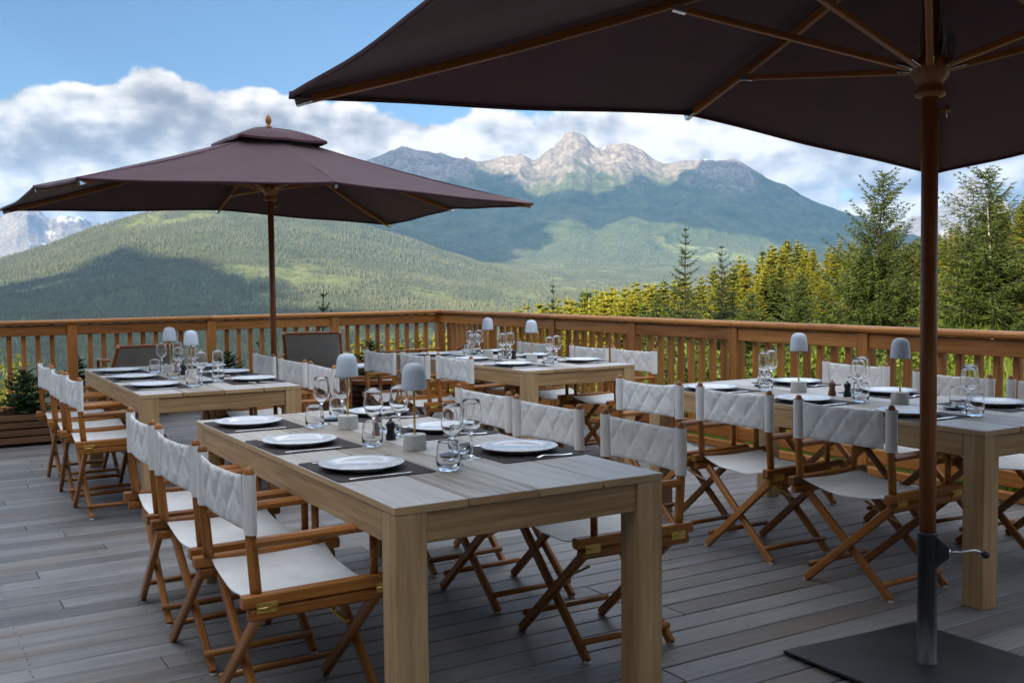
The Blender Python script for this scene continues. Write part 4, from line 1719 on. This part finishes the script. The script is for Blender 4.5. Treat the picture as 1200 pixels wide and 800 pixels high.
# young spruces close behind the railings: column, top row, distance, radius, kind
NEARBY = [
    (1020, 199, 20.5, 1.30, 'tall bushy young spruce with spiky top, left of the thick parasol pole', dict(whorls=44, per=10, twigs=15, trad=.0135, up=.45, bare=.03, shape=.5, sparse_top=.45), 'needles', 'bark', .25),
    (1166, 193, 19.5, 1.45, 'tall airy conifer right of the thick pole, reaching the parasol edge', dict(whorls=36, per=9, twigs=13, trad=.0125, up=.34, bare=.26, shape=.6, sparse_top=.5), 'needles', 'pale_bark', -.2),
    (801, 262, 24, .85, 'slender young spruce with long bare leader above the corner table', dict(whorls=30, per=7, twigs=9, trad=.013, up=.4, bare=.02, shape=.72, sparse_top=.25), 'needles_young', 'bark', .05),
    (846, 283, 26, .85, 'thin-topped young spruce just right of the slender long-leader one', dict(whorls=28, per=7, twigs=9, trad=.013, up=.35, bare=.02, shape=.72, sparse_top=.25), 'needles_young', 'bark', .0),
    (648, 321, 25, .62, 'thin young spruce standing alone at the left end of the sunlit wood', dict(whorls=24, per=6, twigs=8, trad=.02, up=.4, bare=.02, shape=.9, sparse_top=.3), 'needles_young', 'bark', .0),
    (371, 332, 15.4, .55, 'sparse spruce top rising above the valley railing right of the far pole', dict(whorls=22, per=6, twigs=9, trad=.014, up=.45, bare=.05, shape=.75, sparse_top=.3), 'needles_young', 'bark', .1),
    (302, 388, 15.2, .50, 'bushy spruce behind the balusters just left of the far parasol pole', dict(whorls=18, per=6, twigs=6, trad=.016, up=.2, bare=.03, shape=.7), 'needles', 'bark', .0),
    (935, 318, 30, 1.0, 'round-topped green spruce in front of the wood, left of the tall bushy one', dict(whorls=30, per=8, twigs=10, trad=.018, up=.3, bare=.03, shape=.7), 'needles', 'bark', .1),
    (770, 338, 32, .95, 'low green spruce in front of the wood above the corner table', dict(whorls=28, per=8, twigs=10, trad=.018, up=.3, bare=.03, shape=.7), 'needles', 'bark', .0),
    (1120, 300, 34, 1.0, 'mid-height sunlit spruce right of the thick pole, behind the airy conifer', dict(whorls=30, per=8, twigs=10, trad=.018, up=.25, bare=.03, shape=.75), 'needles_sunny', 'bark', .0),
    (1062, 312, 42, .9, 'small sunlit spruce between the bushy spruce and the thick pole', dict(whorls=30, per=8, twigs=10, trad=.02, up=.2, bare=.03, shape=.8), 'needles_sunny', 'bark', .0),
    (880, 340, 23, .9, 'low dark spruce close behind the right railing, mid picture', dict(whorls=28, per=8, twigs=10, trad=.015, up=.3, bare=.03, shape=.65), 'needles', 'bark', .0),
    (1218, 268, 24, 1.1, 'sunlit spruce at the far end of the right railing, cut by the frame', dict(whorls=34, per=8, twigs=11, trad=.016, up=.3, bare=.05, shape=.7), 'needles_sunny', 'bark', .0),
]
for k, (p, y, r, rad, lab, kw, mt, bk, lean) in enumerate(NEARBY):
    g = float(zat(p, r))
    x, y_ = bearing(p, r)
    h = top_at(p, y, r) - g
    c = make_conifer('spruce_tree', h, rad, 200 + k, mat=mt, bark=bk, lean=lean, tr=max(.03, h * .011), **kw)
    c.location = (x, y_, g - .05)
    tag(c, lab, 'spruce tree')


# leafy shrubs
def shrub(loc, rx, rz, n, leaf, seed, mat, label, group=None, name='leafy_shrub'):
    rng = np.random.default_rng(seed)
    root = empty(name, loc)
    m = 14
    cs = rng.normal(0, 1, (m, 3)); cs /= np.linalg.norm(cs, axis=1, keepdims=True)
    cs = cs * rng.uniform(.3, .75, (m, 1)) * np.array([rx, rx, rz * .6]) + np.array([0, 0, rz * .62])
    idx = rng.integers(0, m, n)
    q = rng.normal(0, 1, (n, 3)); q /= np.linalg.norm(q, axis=1, keepdims=True)
    P = cs[idx] + q * (rng.uniform(.5, 1, (n, 1)) ** .5) * np.array([rx, rx, rz]) * .36
    P[:, 2] = np.maximum(P[:, 2], .03)
    a = rng.normal(0, 1, (n, 3)); a /= np.linalg.norm(a, axis=1, keepdims=True)
    b = np.cross(a, rng.normal(0, 1, (n, 3))); b /= np.linalg.norm(b, axis=1, keepdims=True)
    sz = leaf * rng.uniform(.6, 1.3, (n, 1))
    V = np.stack([P - a * sz, P + b * sz * .5, P + a * sz, P - b * sz * .5], 1)
    Fq = np.arange(4 * n).reshape(n, 4)
    np_mesh('crown', V.reshape(-1, 3), Fq, M[mat], root, np.repeat(rng.uniform(0, 1, n), 4))
    t = MB()
    for c in cs:
        t.tube([(0, 0, -.1), tuple(c * .5 + np.array([0, 0, rz * .1])), tuple(c)], [.03, .018, .006], 5)
    t.build('stems', M['bark'], root)
    tag(root, label, 'shrub', group)
    return root


def place_shrub(p, y, r, rx, n, leaf, seed, mat, label, group=None):
    g = float(zat(p, r))
    x, y_ = bearing(p, r)
    h = max(.5, (top_at(p, y, r) - g) * .74)
    return shrub((x, y_, g), rx, h, n, leaf, seed, mat, label, group)


place_shrub(5, 392, 30, 1.25, 5200, .10, 1, 'leaves', 'bright yellow-green shrub beyond the railing at the far left end')
place_shrub(-40, 396, 27, 1.3, 3000, .10, 2, 'leaves', 'yellow-green shrub outside the frame beside the bright far left one')
SH = [(690, 392, 22), (735, 390, 19.5), (790, 396, 17.5), (835, 392, 19), (915, 388, 18), (960, 392, 16.5), (1000, 392, 17), (1110, 392, 19), (1150, 376, 26), (1195, 385, 20)]
for k, (p, y, r) in enumerate(SH):
    place_shrub(p, y, r, .85, 2600, .055, 20 + k, 'grassy' if k % 2 else 'needles', 'low green undergrowth shrub close behind the right railing', 'undergrowth shrubs behind the right railing')


def grass():
    rng = np.random.default_rng(8)
    n = 90000
    pp = rng.uniform(640, 1330, n)
    r = 11 + 60 * rng.uniform(0, 1, n) ** 1.7
    z = zat(pp, r)
    d0 = np.interp(pp, px, UX), np.interp(pp, px, UY)
    x, y = d0[0] * r, d0[1] * r
    v = (x - CORNER.x) * DV.x + (y - CORNER.y) * DV.y
    ok = v > .35
    x, y, z, r = x[ok], y[ok], z[ok], r[ok]
    n = len(x)
    h = rng.uniform(.12, .42, n) * (1 + r / 60)
    wd = .008 + r * .0006
    a = rng.uniform(0, 6.28, n)
    b = rng.uniform(0, 6.28, n)
    V = np.empty((n, 3, 3))
    V[:, 0] = np.stack([x - wd * np.cos(a), y - wd * np.sin(a), z - .02], 1)
    V[:, 1] = np.stack([x + wd * np.cos(a), y + wd * np.sin(a), z - .02], 1)
    V[:, 2] = np.stack([x + .35 * h * np.cos(b), y + .35 * h * np.sin(b), z + h], 1)
    o = np_mesh('grass', V.reshape(-1, 3), np.arange(3 * n).reshape(n, 3), M['grassy'], var=np.repeat(rng.uniform(0, 1, n), 3))
    tag(o, 'long green meadow grass beyond the right railing', 'grass', kind='stuff')


grass()

# ------------------------------------------------------------------ unseen chalet, placed and shaped to shade the terrace (left of the frame)
ch = empty('chalet', dk(-9.5, -15.75, 0), TH)
tag(ch, 'unseen dark timber chalet placed to shade the terrace, outside the frame on the left', 'building')
# local axes: x along the boards, y away along the chalet front
m = MB()
hx, hy, wh = 4.0, 8.5, 6.6
m.box((-hx, -hy, -1.05), (hx, hy, wh), .01)
m.add([(-hx, -hy, wh), (hx, -hy, wh), (0, -hy, wh + 2.5)], [(0, 1, 2)], [[(0, 0)] * 3])
m.add([(-hx, hy, wh), (hx, hy, wh), (0, hy, wh + 2.5)], [(2, 1, 0)], [[(0, 0)] * 3])
m.build('wall', M['chalet'], ch)
m = MB()
for sg in (-1, 1):
    m.bar((sg * (hx + 1.2) / 2, -hy - .9, wh + 2.62 - 2.5 * (hx + 1.2) / hx / 2), (sg * (hx + 1.2) / 2, hy + .9, wh + 2.62 - 2.5 * (hx + 1.2) / hx / 2), math.hypot(hx + 1.2, 2.5 * (hx + 1.2) / hx), .2, up=(sg * 2.5, 0, hx), ch=.01)
m.build('unseen_chalet_roof', M['unseen_chalet_roof'], ch)
# second wing, added out of view to block sky light from behind
m = MB()
m.box((hx + .003, -hy - 5.2, -1.05), (hx + 14.0, -hy + .25, 5.8), .01)
m.build('added_wing_wall', M['chalet'], ch)
m = MB()
m.bar((hx - .5, -hy - 2.5, 6.9), (hx + 14.8, -hy - 2.5, 6.9), 7.2, .2, up=(0, -.12, 1), ch=.01)
m.build('added_wing_roof', M['unseen_chalet_roof'], ch)
for y in (-5.5, -1.5, 2.5, 6.2):
    for z0 in (.1, 3.4):
        f = MB()
        f.box((hx + .01, y - .8, z0), (hx + .06, y + .8, z0 + 2.1), .01)
        wn = f.build('window', M['railwood'], ch)
        f = MB()
        f.box((hx + .062, y - .7, z0 + .1), (hx + .07, y + .7, z0 + 2.0), .003)
        f.build('pane', M['rimblue'], wn)

# ------------------------------------------------------------------ unseen slabs above the valley, added and shaped to cast shade on the slopes
def shade_slab(name, outline, alt, thick, label, seed):
    """an unseen slab cut to a wanted shadow, moved up along the sun direction; outline: bearings (photo column) and distances of the slope it shades"""
    rng = np.random.default_rng(seed)
    pts = []
    for (p, r) in outline:
        x, y = bearing(p, r)
        z = float(zat(p, r))
        k = (alt - z) / sun_dir.z
        pts.append((x + sun_dir.x * k, y + sun_dir.y * k))
    ring = []
    n = len(pts)
    for i in range(n):
        a, b = np.array(pts[i]), np.array(pts[(i + 1) % n])
        m = max(2, int(np.linalg.norm(b - a) / 60))
        for q in range(m):
            ring.append(a + (b - a) * q / m)
    ring = np.array(ring)
    for _ in range(3):
        ring = (np.roll(ring, 1, 0) + 2 * ring + np.roll(ring, -1, 0)) / 4
    d = np.roll(ring, -1, 0) - np.roll(ring, 1, 0)
    nr = np.stack([d[:, 1], -d[:, 0]], 1) / (np.linalg.norm(d, axis=1, keepdims=True) + 1e-9)
    ring = ring + nr * (fbm(ring[:, 0] / 500 + seed, ring[:, 1] / 500, 5) * 150)[:, None]
    c = ring.mean(0)
    m = len(ring)
    verts, faces = [], []
    for z, s in ((0, .97), (thick * .35, 1.0), (thick * .8, .985), (thick, .95)):
        verts += [(c[0] + (x - c[0]) * s, c[1] + (y - c[1]) * s, alt + z) for x, y in ring]
    for k in range(3):
        for i in range(m):
            j = (i + 1) % m
            faces.append((k * m + i, k * m + j, k * m + m + j, k * m + m + i))
    faces.append(tuple(range(m - 1, -1, -1)))
    faces.append(tuple(range(3 * m, 4 * m)))
    me = bpy.data.meshes.new(name)
    me.from_pydata(verts, [], faces)
    me.materials.append(M['shade_slab'])
    o = bpy.data.objects.new(name, me)
    COL.objects.link(o)
    tag(o, label, 'shade_slab', kind='stuff')


M['shade_slab'] = simple('shade_slab_white', (.85, .85, .87), 1.0, 0, 0)
shade_slab('shade_slab', [(-500, 3400), (-150, 3150), (0, 3050), (60, 3150), (100, 3350), (140, 3450), (175, 3300), (210, 3050), (250, 2800), (290, 2500), (340, 2250), (385, 2300), (430, 2050), (520, 1700), (620, 1300), (560, 650), (200, 600), (-500, 600)], 2700, 45,
      'unseen slab high overhead, added to cast a ridge shadow on the lower valley side', 3)
shade_slab('shade_slab', [(330, 8500), (480, 8500), (560, 8400), (585, 7700), (610, 7300), (680, 7150), (740, 7350), (800, 7700), (850, 8200), (1000, 8600), (1250, 8600), (1250, 5600), (1000, 6200), (900, 6500), (820, 6350), (760, 6600), (700, 6250), (640, 6350), (600, 5700), (560, 5000), (500, 4400), (440, 4300), (380, 4500)], 2700, 45,
      'long unseen slab standing in for clouds, shaped to shade the flank of the mountain', 4)

# ------------------------------------------------------------------ valley air
hz = MB()
x0, x1, y0, y1, z0, z1 = -13800, 13800, -400, 13900, float(min(Z.min(), -2)) - 3, float(Z.max()) + 40
c8 = [(x0, y0, z0), (x1, y0, z0), (x1, y1, z0), (x0, y1, z0), (x0, y0, z1), (x1, y0, z1), (x1, y1, z1), (x0, y1, z1)]
hz.add(c8, [(3, 2, 1, 0), (4, 5, 6, 7), (0, 1, 5, 4), (1, 2, 6, 5), (2, 3, 7, 6), (3, 0, 4, 7)], [[(0, 0)] * 4] * 6)
hm = bpy.data.materials.new('valley_air')
hm.use_nodes = True
hn_ = hm.node_tree
for n in list(hn_.nodes):
    if n.type != 'OUTPUT_MATERIAL':
        hn_.nodes.remove(n)
pv = hn_.nodes.new('ShaderNodeVolumePrincipled')
pv.inputs['Color'].default_value = (.27, .56, 1.0, 1)
pv.inputs['Density'].default_value = 4.6e-5
pv.inputs['Anisotropy'].default_value = .2
hn_.links.new(pv.outputs[0], hn_.nodes['Material Output'].inputs['Volume'])
tag(hz.build('haze', hm), 'blue valley haze', 'haze', kind='stuff')
